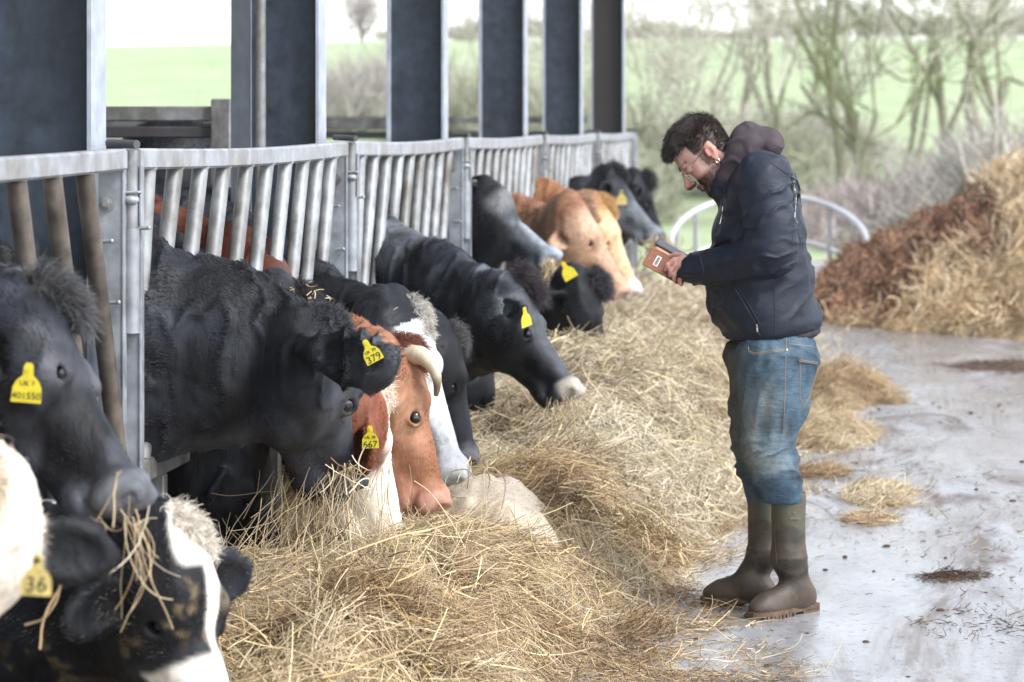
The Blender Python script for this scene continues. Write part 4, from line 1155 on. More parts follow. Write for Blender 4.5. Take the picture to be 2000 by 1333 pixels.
# ---- hair and beard
def man_hair():
    rg = np.random.default_rng(77)
    cen = mv[mf].mean(1); q = (cen - HO) @ HA.T
    inh = (np.abs(q) < [.14, .11, .17]).all(1)
    line = .030 - .25 * np.clip(q[:, 0], -.1, .1) * 0 
    front = sstep(.075, .055, q[:, 0]) ; 
    scalp = inh * ((q[:, 2] > .040) | ((q[:, 0] < .035) & (q[:, 2] > -.015)) | ((q[:, 0] < -.035) & (q[:, 2] > -.085))) * (np.abs(q[:, 1]) < .084) * ~((q[:, 0] > .06) & (q[:, 2] < .045))
    p, nn, fi = tri_sample(mv, mf, 15000, rg, scalp + 1e-9)
    qq = (p - HO) @ HA.T; n = len(p)
    top = sstep(.01, .07, qq[:, 2]); side = 1 - top
    ln = (.011 + .022 * top + .010 * top * sstep(-.02, .07, qq[:, 0])) * (.7 + .6 * rg.random(n))
    ln *= np.where((np.abs(qq[:, 1]) > .06) & (qq[:, 2] < 0), .55, 1)
    cl = rg.normal(0, 1, (80, 3)); ci = ((vnoise(p * 45, 2) + 1) * 39).astype(int) % 80
    d = nn * (.32 + .5 * top[:, None]) + np.outer(top, hf * .45 + hu * .25) + np.outer(side, -hu * .6 - hf * .5) + cl[ci] * .42 + rg.normal(0, .15, (n, 3))
    d /= np.linalg.norm(d, axis=1)[:, None]; K = 6; pts = np.zeros((n, K, 3)); pts[:, 0] = p - nn * .002
    for k in range(1, K):
        d = d + np.outer(np.full(n, .34), hf * .8 - hu * .5) * (top[:, None]) + rg.normal(0, .09, (n, 3)); d /= np.linalg.norm(d, axis=1)[:, None]
        pts[:, k] = pts[:, k - 1] + d * (ln / (K - 1))[:, None]
    c = np.array([.028, .019, .015]) * (1 + .5 * rg.normal(0, 1, (n, 1))).clip(.3, 2.6)
    curves_obj('hair', pts, np.linspace(1, .35, K)[None] * .0008, c, M['hair_h'], man)
    # beard and moustache
    be = inh * sstep(-.078, -.094, q[:, 2] - q[:, 0] * .12) * (q[:, 0] > -.03) * (np.abs(q[:, 1]) < .07)
    be = be * (1 - np.exp(-(((q[:, 2] + .100) / .009) ** 2 + (q[:, 1] / .022) ** 2)) * (q[:, 0] > .09)) 
    burn = inh * (q[:, 0] > .0) * (q[:, 0] < .03) * (q[:, 2] > -.09) * (q[:, 2] < -.0) * (np.abs(q[:, 1]) > .05) * .7
    brow = np.exp(-(((q[:, 2] - .002 + np.abs(q[:, 1]) * .05) / .005) ** 2)) * (q[:, 0] > .07) * (np.abs(q[:, 1]) > .012) * (np.abs(q[:, 1]) < .055) * 1.6
    p, nn, fi = tri_sample(mv, mf, 6000, rg, be * .8 * (.5 + sstep(.03, .1, q[:, 0])) + burn + brow + 1e-9); n = len(p)
    ln = .0045 * (.5 + rg.random(n)) * (1 + 1.0 * (((p - HO) @ HA.T)[:, 2] < -.115)); d = nn * .5 - hu * .7 + rg.normal(0, .25, (n, 3)); d /= np.linalg.norm(d, axis=1)[:, None]
    t = np.array([0, .5, 1.]); pts = p[:, None] + d[:, None] * t[None, :, None] * ln[:, None, None]
    c = np.array([.050, .028, .020]) * (1 + .5 * rg.normal(0, 1, (n, 1))).clip(.3, 2.4)
    curves_obj('beard', pts, np.array([1, .8, .4])[None] * .00045, c, M['hair_h'], man)
man_hair()
# ---- spectacles and ear ring
g = empty('spectacles', tuple(H(.10, 0, -.03))); 
g.name = 'spectacles'; g.parent = man
for w in (-1, 1):
    m = MB(); c0 = H(.108, .033 * w, -.034)
    m.tube([c0 + hl * .0215 * math.cos(a) + (hu * .96 + hf * .28) * .0165 * math.sin(a) for a in np.linspace(0, 2 * PI, 29)], .0011, 6); r = m.build('lens_rim', M['metal'], man)
    m = MB(); m.add([c0 + hl * .021 * math.cos(a) + (hu * .96 + hf * .28) * .016 * math.sin(a) for a in np.linspace(0, 2 * PI, 25)[:-1]], [tuple(range(24))]); m.build('lens', M['lens'], r)
    m = MB(); m.tube([c0 + hl * .0215 * w, H(.095, .064 * w, -.027), H(.0, .082 * w, -.022), H(-.022, .083 * w, -.028), H(-.034, .080 * w, -.048)], .0011, 6); m.build('temple_arm', M['metal'], man)
m = MB(); m.tube([H(.110, -.012, -.030), H(.116, 0, -.026), H(.110, .012, -.030)], .001, 6); m.build('bridge', M['metal'], man)
bpy.data.objects.remove(g)
m = MB(); c0 = H(-.002, .080, -.083); m.tube([c0 + hf * .006 * math.cos(a) + hu * .008 * math.sin(a) for a in np.linspace(0, 2 * PI, 17)], .0014, 6); m.build('ear_ring', M['metal'], man)

def project(v, f):
    bv = BVHTree.FromPolygons([tuple(q) for q in v], [tuple(int(a) for a in q) for q in f])
    def go(pts, off=.001, sub=8):
        out = []
        for a, b in zip(pts[:-1], pts[1:]):
            for k in range(sub + (b is pts[-1])):
                t = k / sub; x, y = a[0] + (b[0] - a[0]) * t, a[1] + (b[1] - a[1]) * t
                d = nrm(W(x, y, 9) - W(CX, CY, 0)); h = bv.ray_cast(Vector((0, 0, HC)), Vector(d))
                if h[0] is not None: out.append(np.array(h[0]) - d * off)
        return out
    return go
def lines(name, go, polys, r, mat, parent, off=.0005):
    for poly in polys:
        p = go(poly, off)
        if len(p) > 2: m = MB(); m.tube(p, r, 6); m.build(name, mat, parent)

# ---- jacket
def build_jacket():
    s = SDF()
    E = lambda x, y, a, b, c, dy=0, k=.05, op=1, ang=0: s.el(Q(x, y, dy), np.array([[math.cos(ang), 0, math.sin(ang)], [0, 1, 0], [-math.sin(ang), 0, math.cos(ang)]]), (a, b, c), k, None, op)
    E(1484, 395, .132, .200, .140, ang=-.25); E(1482, 455, .162, .205, .155, k=.04); E(1486, 540, .184, .215, .165, k=.04); E(1492, 600, .184, .215, .115, k=.04); E(1510, 638, .166, .20, .062, ang=.16, k=.03)
    s.rc(Q(1492, 352, -.14), Q(1492, 352, .14), .092, .092, .05)
    # collar
    s.rc(Q(1455, 345), Q(1425, 368), .085, .072, .03); E(1412, 372, .045, .07, .040, k=.02, ang=-.6)
    E(1408, 345, .050, .058, .05, k=.015, op=-1)
    # sleeves
    for dy, sg in ((-.185, -1), (.185, 1)):
        el_ = Q(1512, 490, dy + .05 * sg)
        s.rc(Q(1490, 352, dy), Q(1504, 430, dy + .03 * sg), .090, .084, .012); s.rc(Q(1504, 430, dy + .03 * sg), el_, .084, .080, .010)
        cu = Q(1364, 526, -.115 if sg < 0 else .055)
        mid = el_ * .45 + cu * .55 + np.array([0, 0, -.012])
        s.rc(el_, mid, .080, .064, .010); s.rc(mid, cu, .064, .050, .012); s.rc(cu, Q(1352, 527, -.108 if sg < 0 else .05), .048, .046, .008)
        cc = Q(1343, 527, -.103 if sg < 0 else .045); s.el(cc, np.eye(3), (.042, .036, .037), .004, None, -1)
    def disp(P):
        px = CX + P[:, 0] * F / P[:, 1]; py = CY + (HC - P[:, 2]) * F / P[:, 1]
        w = P * [1, 1, 1]
        n = fbm(w * 7, 3, 4)
        # diagonal drag folds on the body, rings of creases round the elbow and forearm
        dg = (P[:, 0] * .7 + P[:, 2] * 1.0)
        r1 = 1 - np.abs(vnoise(np.c_[P[:, 0] * 6 + P[:, 2] * 4 + n * .8, P[:, 1] * 5, P[:, 2] * 17 - P[:, 0] * 8 + n * 1.5], 9)) * 2.0
        arm = np.exp(-(((px - 1470) / 95) ** 2 + ((py - 500) / 75) ** 2)) * (P[:, 1] < MY - .08)
        rr = 1 - np.abs(vnoise(np.c_[(px - 1512) * .018 + (py - 490) * .052 + n * 1.2, (px - 1512) * .012, P[:, 1] * 7], 12)) * 2.0
        v1 = 1 - np.abs(vnoise(np.c_[P[:, 0] * 22 + n * 1.2, P[:, 1] * 10, P[:, 2] * 4], 15)) * 2
        low = sstep(.95, .75, P[:, 2])
        return -.010 * n - .011 * np.clip(r1, 0, 1) ** 1.5 * (1 - arm) - .014 * np.clip(rr, 0, 1) ** 1.5 * arm - .005 * np.clip(v1, 0, 1) * low
    s.disp = disp
    v, f = s.mesh(.0055)
    return v, f
jv, jf = build_jacket()
jk = link('jacket', mesh_np('jacket', jv, jf), M['jacket'], man)
go_ = project(jv, jf)
lines('seam', go_, [[(1505, 318), (1545, 345), (1553, 420), (1548, 470)], [(1512, 560), (1514, 655)], [(1430, 372), (1452, 410), (1462, 470)], [(1366, 500), (1374, 528), (1368, 556)]], .0016, M['seam'], jk)
lines('pocket_zip', go_, [[(1437, 566), (1452, 592), (1478, 638)]], .0035, M['zip'], jk)
lines('pocket_flap', go_, [[(1441, 563), (1458, 588), (1484, 634), (1480, 640)]], .0030, M['jacket'], jk)
lines('zip_pull', go_, [[(1478, 634), (1479, 648)]], .0035, M['metal'], jk); lines('zip_cord', go_, [[(1479, 648), (1484, 656), (1480, 668)]], .003, M['zip'], jk)
lines('back_vent', go_, [[(1544, 345), (1556, 352), (1562, 372), (1556, 400)]], .0045, M['zip'], jk); lines('back_zip', go_, [[(1549, 352), (1555, 385), (1552, 425), (1557, 436)]], .002, M['metal'], jk)
lines('chest_cord', go_, [[(1412, 404), (1410, 422), (1406, 438)]], .0016, M['metal'], jk)
# ribbed hem
s = SDF(); s.el(Q(1511, 660), np.array([[math.cos(.17), 0, math.sin(.17)], [0, 1, 0], [-math.sin(.17), 0, math.cos(.17)]]), (.166, .19, .040), .01)
s.disp = lambda P: .0022 * np.sin(np.arctan2(P[:, 1] - MY, P[:, 0] - Q(1511, 0)[0]) * 90)
v, f = s.mesh(.006); link('hem', mesh_np('hem', v, f), M['rib'], jk)
# ---- hood lying on the shoulders
s = SDF()
s.rc(Q(1415, 345, -.045), Q(1440, 300, -.055), .030, .036, .03); s.rc(Q(1415, 345, .045), Q(1440, 300, .055), .030, .036, .03)
s.el(Q(1462, 292), np.array([[.9, 0, .43], [0, 1, 0], [-.43, 0, .9]]), (.078, .098, .058), .03)
s.rc(Q(1452, 272, -.03), Q(1500, 278, -.02), .046, .044, .03); s.rc(Q(1452, 272, .03), Q(1500, 278, .02), .046, .044, .03)
s.el(Q(1463, 254), np.eye(3), (.022, .04, .022), .03); s.el(Q(1508, 288), np.eye(3), (.036, .08, .040), .02)
s.rc(Q(1450, 325), Q(1432, 350), .080, .068, .03); s.rc(Q(1470, 320, -.05), Q(1440, 352, -.03), .05, .055, .03)
s.el(Q(1392, 300), np.eye(3), (.065, .060, .080), .012, None, -1); s.el(Q(1410, 316), np.eye(3), (.045, .060, .050), .012, None, -1)
s.disp = lambda P: -.006 * np.clip(1 - np.abs(vnoise(np.c_[P[:, 0] * 16 + P[:, 2] * 12, P[:, 1] * 12, P[:, 2] * 16 - P[:, 0] * 9], 3)) * 2, 0, 1)
v, f = s.mesh(.005); link('hood', mesh_np('hood', v, f), M['hood'], man)

# ---- jeans
def build_jeans():
    s = SDF()
    E = lambda x, y, a, b, c, dy=0, k=.04: s.el(Q(x, y, dy), np.eye(3), (a, b, c), k)
    E(1511, 688, .153, .175, .075); E(1526, 722, .104, .16, .085)
    s.rc(Q(1512, 705, -.075), Q(1511, 790, -.085), .136, .112, .03); s.rc(Q(1511, 790, -.085), Q(1501, 868, -.09), .110, .085, .03); s.rc(Q(1501, 868, -.09), Q(1513, 915, -.09), .085, .080, .03); s.rc(Q(1513, 915, -.09), Q(1533, 975, -.092), .080, .069, .02); s.el(Q(1520, 1195), np.eye(3), (1.2, 1.2, .40), .003, None, -1)
    s.rc(Q(1497, 705, .08), Q(1487, 800, .09), .132, .112, .04); s.rc(Q(1485, 790, .10), Q(1478, 870, .10), .108, .080, .006); s.rc(Q(1478, 870, .10), Q(1492, 972, .09), .080, .062, .006)
    def disp(P):
        py = CY + (HC - P[:, 2]) * F / P[:, 1]; px = CX + P[:, 0] * F / P[:, 1]
        n = fbm(P * 8, 3, 21); kn = np.exp(-((py - 915) / 48) ** 2)
        r = 1 - np.abs(vnoise(np.c_[(px - 1500) * .012 + P[:, 1] * 5, P[:, 1] * 3, py * .055 + (px - 1500) * .018 + n * 1.6], 24)) * 2
        hp_ = np.exp(-((py - 700) / 70) ** 2); r2 = 1 - np.abs(vnoise(np.c_[P[:, 0] * 5, P[:, 1] * 3, py * .030 - (px - 1500) * .014 + n], 26)) * 2
        bk = 1 - np.abs(vnoise(np.c_[(px - 1560) * .03, P[:, 1] * 5, py * .02 + (px - 1500) * .035 + n], 28)) * 2
        return (-.008 * n - .016 * kn * np.clip(r, 0, 1) ** 1.4 - .010 * hp_ * np.clip(r2, 0, 1) ** 1.5 - .012 * (1 - kn) * np.clip(bk, 0, 1) * .8) * (1 - .85 * sstep(938, 962, py))
    s.disp = disp
    v, f = s.mesh(.0055); me = mesh_np('jeans', v, f)
    py = CY + (HC - v[:, 2]) * F / v[:, 1]; px = CX + v[:, 0] * F / v[:, 1]; n = fbm(v * 9, 4, 33); n2 = fbm(v * [20, 20, 8], 3, 35)
    c = lerp3((.040, .070, .102), (.090, .140, .185), sstep(-.4, .5, n))
    fade = np.exp(-(((px - 1480) / 42) ** 2 + ((py - 830) / 75) ** 2)) + .8 * np.exp(-(((px - 1500) / 40) ** 2 + ((py - 905) / 22) ** 2))
    c = mixc(c, (.27, .30, .28), np.clip(fade * (.60 + .8 * n2), 0, .85))
    c = mixc(c, (.13, .12, .09), np.clip(sstep(1470, 1425, px) * .5 + sstep(.15, .6, n2) * .35, 0, .7))
    set_col(me, np.clip(c, .01, 1)); return link('jeans', me, M['jeans'], man), v, f
jn, v, f = build_jeans(); go_ = project(v, f)
lines('stitching', go_, [[(1461, 676), (1463, 685), (1472, 690), (1534, 682)], [(1461, 679), (1463, 688), (1472, 693), (1534, 685)], [(1536, 662), (1534, 730), (1532, 800), (1530, 850)], [(1562, 703), (1599, 709)], [(1562, 706), (1598, 712)], [(1562, 703), (1563, 740), (1562, 772), (1570, 796), (1590, 758), (1599, 712)], [(1540, 672), (1601, 678)], [(1425, 690), (1424, 730), (1436, 760)]], .0011, M['stitch'], jn)
p = go_([(1536, 684), (1537, 684.5)], .002)
if p: m = MB(); m.sphere(p[0], .0055, 8); m.build('rivet', M['metal'], jn)

# ---- boots
def boot(shaft, ankle, toe, heel, seed, top_r, label=None):
    toe = np.array([*toe, 0.]); heel = np.array([*heel, 0.]); d = nrm(toe - heel); lt = np.array([-d[1], d[0], 0]); L = np.linalg.norm(toe - heel); up = np.array([0, 0, 1.])
    A = np.array([d, lt, up]); s = SDF(); bz = .026
    P = lambda a, l, z: heel + d * a + lt * l + up * z
    ank = np.array(ankle)
    s.rc(shaft, ank, top_r, top_r * .96, .02); s.rc(ank, P(.085, 0, .115), top_r * .92, .048, .03)
    s.el(P(.055, 0, bz + .035), A, (.058, .040, .050), .03); s.rc(P(.10, 0, .075), P(L - .075, 0, bz + .030), .052, .040, .04, .95, lt)
    s.el(P(L - .075, 0, bz + .018), A, (.075, .049, .040), .02); s.el(P(.12, 0, bz + .02), A, (.11, .036, .04), .02)
    # open top
    s.el(shaft + np.array([0, 0, .02]), np.eye(3), (top_r * .9, top_r * .9, .05), .004, None, -1)
    s.disp = lambda P_: .003 * fbm(P_ * 16, 3, seed) - .0028 * np.exp(-((P_[:, 2] - .17 - .02 * np.sin(P_[:, 0] * 30)) / .010) ** 2) - .003 * np.exp(-((P_[:, 2] - .205) / .008) ** 2) + np.where(P_[:, 2] < bz + .002, .02 * 0, 0) + .0015 * np.sin(P_[:, 2] * 420) * (P_[:, 2] > .335) * 0
    v, f = s.mesh(.0055, lo=np.array([-9, -9, bz - .004])); me = mesh_np('rubber_boot', v, f)
    n = fbm(v * 10, 3, seed); z = v[:, 2] + .012 * n
    c = lerp3((.026, .022, .017), (.036, .037, .027), sstep(.16, .30, z)); c = mixc(c, (.075, .080, .052), sstep(.285, .295, z - .03 * np.cos((v[:, 0] - shaft[0]) * 30)))
    c = mixc(c, (.065, .045, .032), sstep(.16, .05, z) * .9); set_col(me, np.clip(c, .01, 1))
    o = link('rubber_boot', me, M['boot'], man)
    if label: o['label'] = label
    # sole with heel and ribbed edge
    ol = [(-.008, .0), (-.002, .028), (.03, .040), (.08, .036), (.14, .040), (L - .07, .052), (L - .02, .040), (L + .004, .018), (L + .006, 0), (L + .002, -.022), (L - .025, -.042), (L - .07, -.050), (.14, -.038), (.08, -.034), (.03, -.038), (-.002, -.027)]
    m = MB(); m.prism([(a, b) for a, b in ol], .018, P(0, 0, .016), d, lt, up); m.prism([(a, b) for a, b in ol if a < .09], .018, P(0, 0, .0015), d, lt, up)
    m.prism([(a, b) for a, b in ol if a > .12], .016, P(0, 0, .0015), d, lt, up)
    for a in np.linspace(.13, L - .02, 9):
        for l in (-1, 1): m.box(P(a, l * (.046 if a > .15 else .040), .010), (.010, .014, .017), A.T)
    m.build('sole', M['sole'], o); return o, v, f
o, v, f = boot(Q(1540, 968, -.09), Q(1540, 1090, -.09), (-.408, 9.09), (-.196, 9.285), 3, .0605, 'near boot, toe turned towards the camera')
go_ = project(v, f)
for (tx, a) in (('C.', 1561), ('CHORE WEAR', 1560)):
    pass
pp = go_([(1550, 1010), (1551, 1010)], .0012)
if pp:
    text_mesh('boot_lettering', 'eccooo', .0125, pp[0] + np.array([.008, -.001, -.004]), (1, .18, 0), (0, 0, 1), M['stitch'], o)
    text_mesh('boot_lettering', 'c,', .012, pp[0] + np.array([.004, -.001, .018]), (1, .18, 0), (0, 0, 1), M['stitch'], o)
lines('shaft_seam', go_, [[(1513, 975), (1513, 1040), (1517, 1100)]], .002, M['boot'], o)
boot(Q(1490, 966, .085), Q(1491, 1085, .085), (-.592, 9.42), (-.335, 9.36), 8, .0565, 'far boot, pointing at the hay')

# ---- phone in its folded leather case (held, so a thing of its own)
ph = empty('phone', tuple(Q(1290, 525, -.08))); tag(ph, 'black phone in an open tan leather flip case held in both hands', 'phone')
A0, A1, B0 = Q(1254, 517, -.085), Q(1334, 561, -.085), Q(1268, 498, -.070)
lx = nrm(A1 - A0); ly = B0 - A0; ly = nrm(ly - lx * (ly @ lx)); lz = nrm(np.cross(lx, ly)); Rm = np.array([lx, ly, lz]).T
LL = .158; WW = .072
m = MB(); m.box(A0 + lx * LL / 2 + ly * WW * .5, (LL, WW, .004), Rm, bev=.0018); cv = m.build('case_cover', M['case'], ph)
if lz[1] > 0: lz = -lz
m = MB(); cw = A0 + lx * .040 + ly * WW * .50 + lz * .0026
m.box(cw, (.018, .038, .0014), Rm, bev=.0005); w_ = m.build('case_window', M['metal'], cv)
m = MB(); m.box(cw + lz * .001, (.011, .031, .0012), Rm); m.build('window_inset', M['case_dark'], w_)
m = MB(); m.box(A0 + lx * .085 + ly * WW * .5 + lz * .0024, (.0016, WW * .94, .0010), Rm); m.build('case_seam', M['case_dark'], cv)
m = MB(); m.box(A0 + lx * .012 + ly * WW * .42 + lz * .0024, (.006, .006, .0012), Rm); m.build('clasp_mark', M['case_dark'], cv)
# the device lies over the top edge, screen up towards the face
M['case_edge'] = simple('case_edge', (.62, .33, .23), .6)
m = MB(); m.box(A0 + lx * (LL / 2 + .008) + ly * (WW + .005), (LL * .92, .010, .006), Rm, bev=.001); m.build('case_spine', M['case_edge'], ph)
T0 = A0 + ly * (WW + .014); yv = nrm(np.array([0, 1., 0]) + ly * .25); yv = nrm(yv - lx * (yv @ lx)); zv = np.cross(lx, yv); R2 = np.array([lx, yv, zv]).T
m = MB(); m.box(T0 + lx * LL / 2 + yv * .037, (LL * .96, .070, .009), R2, bev=.0035); dv = m.build('handset', M['phone'], ph)
m = MB(); m.box(T0 + lx * LL / 2 + yv * .037 - ly * .008, (LL, .074, .005), R2, bev=.002); m.build('case_back', M['case'], ph)
# ================================================================== hay, feed, muck
M['straw_base'] = simple('straw_base', (.30, .22, .13), .95, 0, .45, 20, 1., 40)
M['muck_base'] = simple('muck', (.075, .042, .026), .8, 0, .55, 9, 1., 26)
M['meal'] = None
def meal_mat():
    m, nt, b = new_mat('ground_meal'); n1 = noise(nt, 120, 4, .8); n2 = noise(nt, 9, 4, .6)
    c = mix(nt, 1., ramp(nt, n1, [(.35, (.48, .37, .25)), (.5, (.74, .62, .47)), (.7, (.85, .76, .62))]), ramp(nt, n2, [(.3, (.85,) * 3), (.7, (1.08,) * 3)]), 'MULTIPLY')
    nt.links.new(c, b.inputs['Base Color']); b.inputs['Roughness'].default_value = .95; bump(nt, b, n1, .3, .004); return m
M['meal'] = meal_mat()
_hy = [4, 6.0, 7.0, 8.0, 9.0, 9.7, 10.4, 11.1, 12.0, 12.9, 14.0, 15.5, 17, 19, 21, 23, 24.5]
_hh = [.10, .14, .22, .33, .27, .27, .32, .33, .46, .58, .48, .40, .42, .41, .32, .20, .0]
_hr = [-1.25, -1.15, -1.05, -.92, -.78, -.80, -.78, -.72, -.62, -.52, -.50, -.55, -.45, -.5, -.6, -.8, -1.0]
def zhay(X, Y, detail=True):
    sh = X.shape; X = X.ravel(); Y = Y.ravel(); P = np.c_[X, Y]
    n = fbm(P * 1.6, 3, 51); xr = np.interp(Y, _hy, _hr) + .16 * vnoise(P * 1.1 + 9, 52)
    h = np.interp(Y, _hy, _hh) * (1 + .10 * n)
    t = np.clip((xr - X) / .72, 0, 1)
    prof = np.where(t > 0, (1 - (1 - t) ** 2.1), 0)
    back = sstep(-2.35, -1.85, X) * .35 + .65
    z = h * prof * back
    # valley where the cattle have eaten down to the meal
    z = z - .06 * np.exp(-(((X + 1.35) / .30) ** 2 + ((Y - 9.5) / .55) ** 2))
    if detail:
        d = .075 * fbm(P * 3.4, 4, 53) + .045 * (1 - np.abs(vnoise(P * 3.1, 54)) * 2) + .02 * vnoise(P * 13, 55)
        z = z + d * sstep(0, .35, t) 
    return (z - .012).reshape(sh)
def strands(name, zf, xr, yr, n, L, rad, pal, seed, parent, lift=.03, mask=None, clump=2.2, curl=.17, mat='hay', K=6, bright=None, drop=0):
    rg = np.random.default_rng(seed)
    X = rg.uniform(*xr, n * 3); Y = rg.uniform(*yr, n * 3)
    z = zf(X, Y); keep = z > -.004
    if mask is not None: keep &= rg.random(len(X)) < mask(X, Y, z)
    X, Y, z = X[keep][:n], Y[keep][:n], z[keep][:n]; n = len(X)
    e = .02; gx = (zf(X + e, Y) - zf(X - e, Y)) / (2 * e); gy = (zf(X, Y + e) - zf(X, Y - e)) / (2 * e)
    nn = np.c_[-gx, -gy, np.ones(n)]; nn /= np.linalg.norm(nn, axis=1)[:, None]
    P = np.c_[X, Y, z]
    a = vnoise(P * clump, seed) * 3.6 + rg.normal(0, 1.05, n)
    d = np.c_[np.cos(a), np.sin(a), np.zeros(n)]
    d = d - nn * (d * nn).sum(1)[:, None]; d /= np.linalg.norm(d, axis=1)[:, None]
    d = d + nn * rg.normal(.03, .20, n)[:, None]; l = rg.uniform(*L, n) * (.6 + .8 * rg.random(n) ** 2)
    P = P + nn * (rg.random(n) ** 1.6 * lift)[:, None]
    ax = rg.normal(0, 1, (n, 3)); pts = np.zeros((n, K, 3)); pts[:, 0] = P
    for k in range(1, K):
        d = d + np.cross(ax, d) * curl * (2.5 / K) + rg.normal(0, .07, (n, 3)); d -= nn * .05; d /= np.linalg.norm(d, axis=1)[:, None]
        pts[:, k] = pts[:, k - 1] + d * (l / (K - 1))[:, None]
    pts -= d[:, None] * 0
    pal = np.array(pal); sel = (fbm(P * 2.6, 2, seed + 2) * .75 + .5) * .70 + rg.random(n) * .45
    idx = np.clip((sel * len(pal) / 1.1).astype(int), 0, len(pal) - 1)
    c = pal[idx] * (1 + .28 * rg.normal(0, 1, (n, 1))).clip(.35, 1.9)
    if bright is not None: c = c * bright(X, Y)[:, None]
    r = rg.uniform(*rad, n)[:, None] * np.linspace(1, .55, K)[None]
    return curves_obj(name, pts, r, c, M[mat], parent)
HAYP = [(.12, .072, .036), (.24, .155, .08), (.36, .25, .14), (.47, .355, .215), (.58, .47, .32), (.44, .37, .23), (.72, .61, .46)]
HAYG = [(.20, .145, .085), (.35, .27, .17), (.48, .40, .28), (.60, .52, .39), (.43, .38, .26), (.70, .62, .50)]
zf = lambda X, Y: zhay(X, Y)
# near heap ends where the meal shows; the far one carries on down the shed
h1, _, _ = grid_mesh('hay_heap', np.arange(-2.30, -.30, .022), np.arange(4.2, 10.6, .028), lambda X, Y: zhay(X, Y) - .012 - .02 * (Y > 10.4), M['hay_base'])
tag(h1, 'near heap of loose hay spread below the first cows', 'hay', kind='stuff')
h2, _, _ = grid_mesh('hay_heap', np.arange(-2.30, -.20, .03), np.arange(10.55, 24.6, .045), lambda X, Y: zhay(X, Y) - .012, M['hay_base'])
tag(h2, 'far windrow of hay rising behind the man and running down the barrier', 'hay', kind='stuff')
mealmask = lambda X, Y, z: 1 - .78 * np.exp(-((((X + 1.33) / .26) ** 2 + ((Y - 9.62) / .40) ** 2) ** 2))
FASTN = 1.0
strands('hay_strands', zf, (-2.3, -.35), (5.0, 7.6), 30000, (.07, .20), (.0011, .0022), HAYP, 60, h1, .05, mealmask)
strands('hay_strands', zf, (-2.3, -.35), (7.4, 10.6), 120000, (.06, .19), (.0007, .0016), HAYP, 61, h1, .06, mealmask)
strands('hay_stalks', zf, (-2.2, -.45), (6.5, 10.6), 4200, (.10, .26), (.0016, .0028), [(.52, .42, .22), (.60, .50, .30), (.45, .32, .15)], 62, h1, .10, mealmask, curl=.15)
strands('hay_strands', zf, (-2.3, -.25), (10.4, 14.5), 90000, (.06, .20), (.0013, .0024), HAYG, 63, h2, .07)
strands('hay_strands', zf, (-2.3, -.2), (14.3, 24.4), 42000, (.10, .28), (.0024, .0042), HAYG, 64, h2, .08)
strands('hay_stalks', zf, (-2.0, -.3), (11, 14.5), 1500, (.12, .30), (.002, .0035), [(.55, .46, .26), (.62, .54, .36)], 65, h2, .12, curl=.15)
# thin scatter of hay beyond the edge of the heap
zy = lambda X, Y: .012 * vnoise(np.c_[X * .7, Y * .5], 8) + .008
def edge(X, Y, z):
    xr = np.interp(Y, _hy, _hr); d = X - xr; P = np.c_[X, Y]
    return np.clip(1.15 - d / (.30 + .25 * vnoise(P * 2.1, 71) + .60 * np.exp(-((Y - 8.15) / .45) ** 2) + .15 * np.exp(-((Y - 11.3) / .6) ** 2)), 0, 1) ** 2 * (d > -.12) * (.35 + .65 * (vnoise(P * 6, 72) > -.1))
sc = empty('hay_scatter', (-.5, 9, 0)); tag(sc, 'thin scatter of trodden hay on the concrete along the heap edge', 'hay', kind='stuff')
strands('hay_strands', zy, (-1.0, .35), (6.9, 12.5), 17000, (.04, .13), (.0009, .0018), HAYP, 73, sc, .012, edge, curl=.3, K=5)
strands('hay_strands', zy, (-1.0, .3), (12.5, 24), 9000, (.08, .2), (.0015, .003), HAYG, 74, sc, .012, edge, curl=.3, K=5)
strands('chaff', zy, (-.9, 3.2), (7.0, 22), 5200, (.012, .07), (.0010, .0022), [(.10, .07, .04), (.2, .15, .08), (.35, .27, .15)], 75, sc, .004, lambda X, Y, z: sstep(-.05, .35, vnoise(np.c_[X * 1.1, Y * .5], 76)) * .8 + .03, curl=.3, K=4)

# pale ground meal, licked into a smooth hump
def zmeal(X, Y):
    P = np.c_[X.ravel(), Y.ravel()]; r = np.sqrt(((X.ravel() + 1.36) / .34) ** 2 + ((Y.ravel() - 9.72) / .48) ** 2) + .28 * vnoise(P * 3.4, 83)
    z = .400 - .33 * r ** 2.2 + .040 * fbm(P * 7, 4, 81) + .008 * vnoise(P * 34, 82) + .03 * np.clip(P[:, 0] + 1.4, -1, .1)
    return np.maximum(z, zhay(X, Y).ravel() - .06).reshape(X.shape)
mo, _, _ = grid_mesh('meal_heap', np.arange(-1.82, -.95, .012), np.arange(9.1, 10.4, .014), zmeal, M['meal'])
tag(mo, 'pale smooth hump of ground meal in front of the brown horned cow', 'feed', kind='stuff')

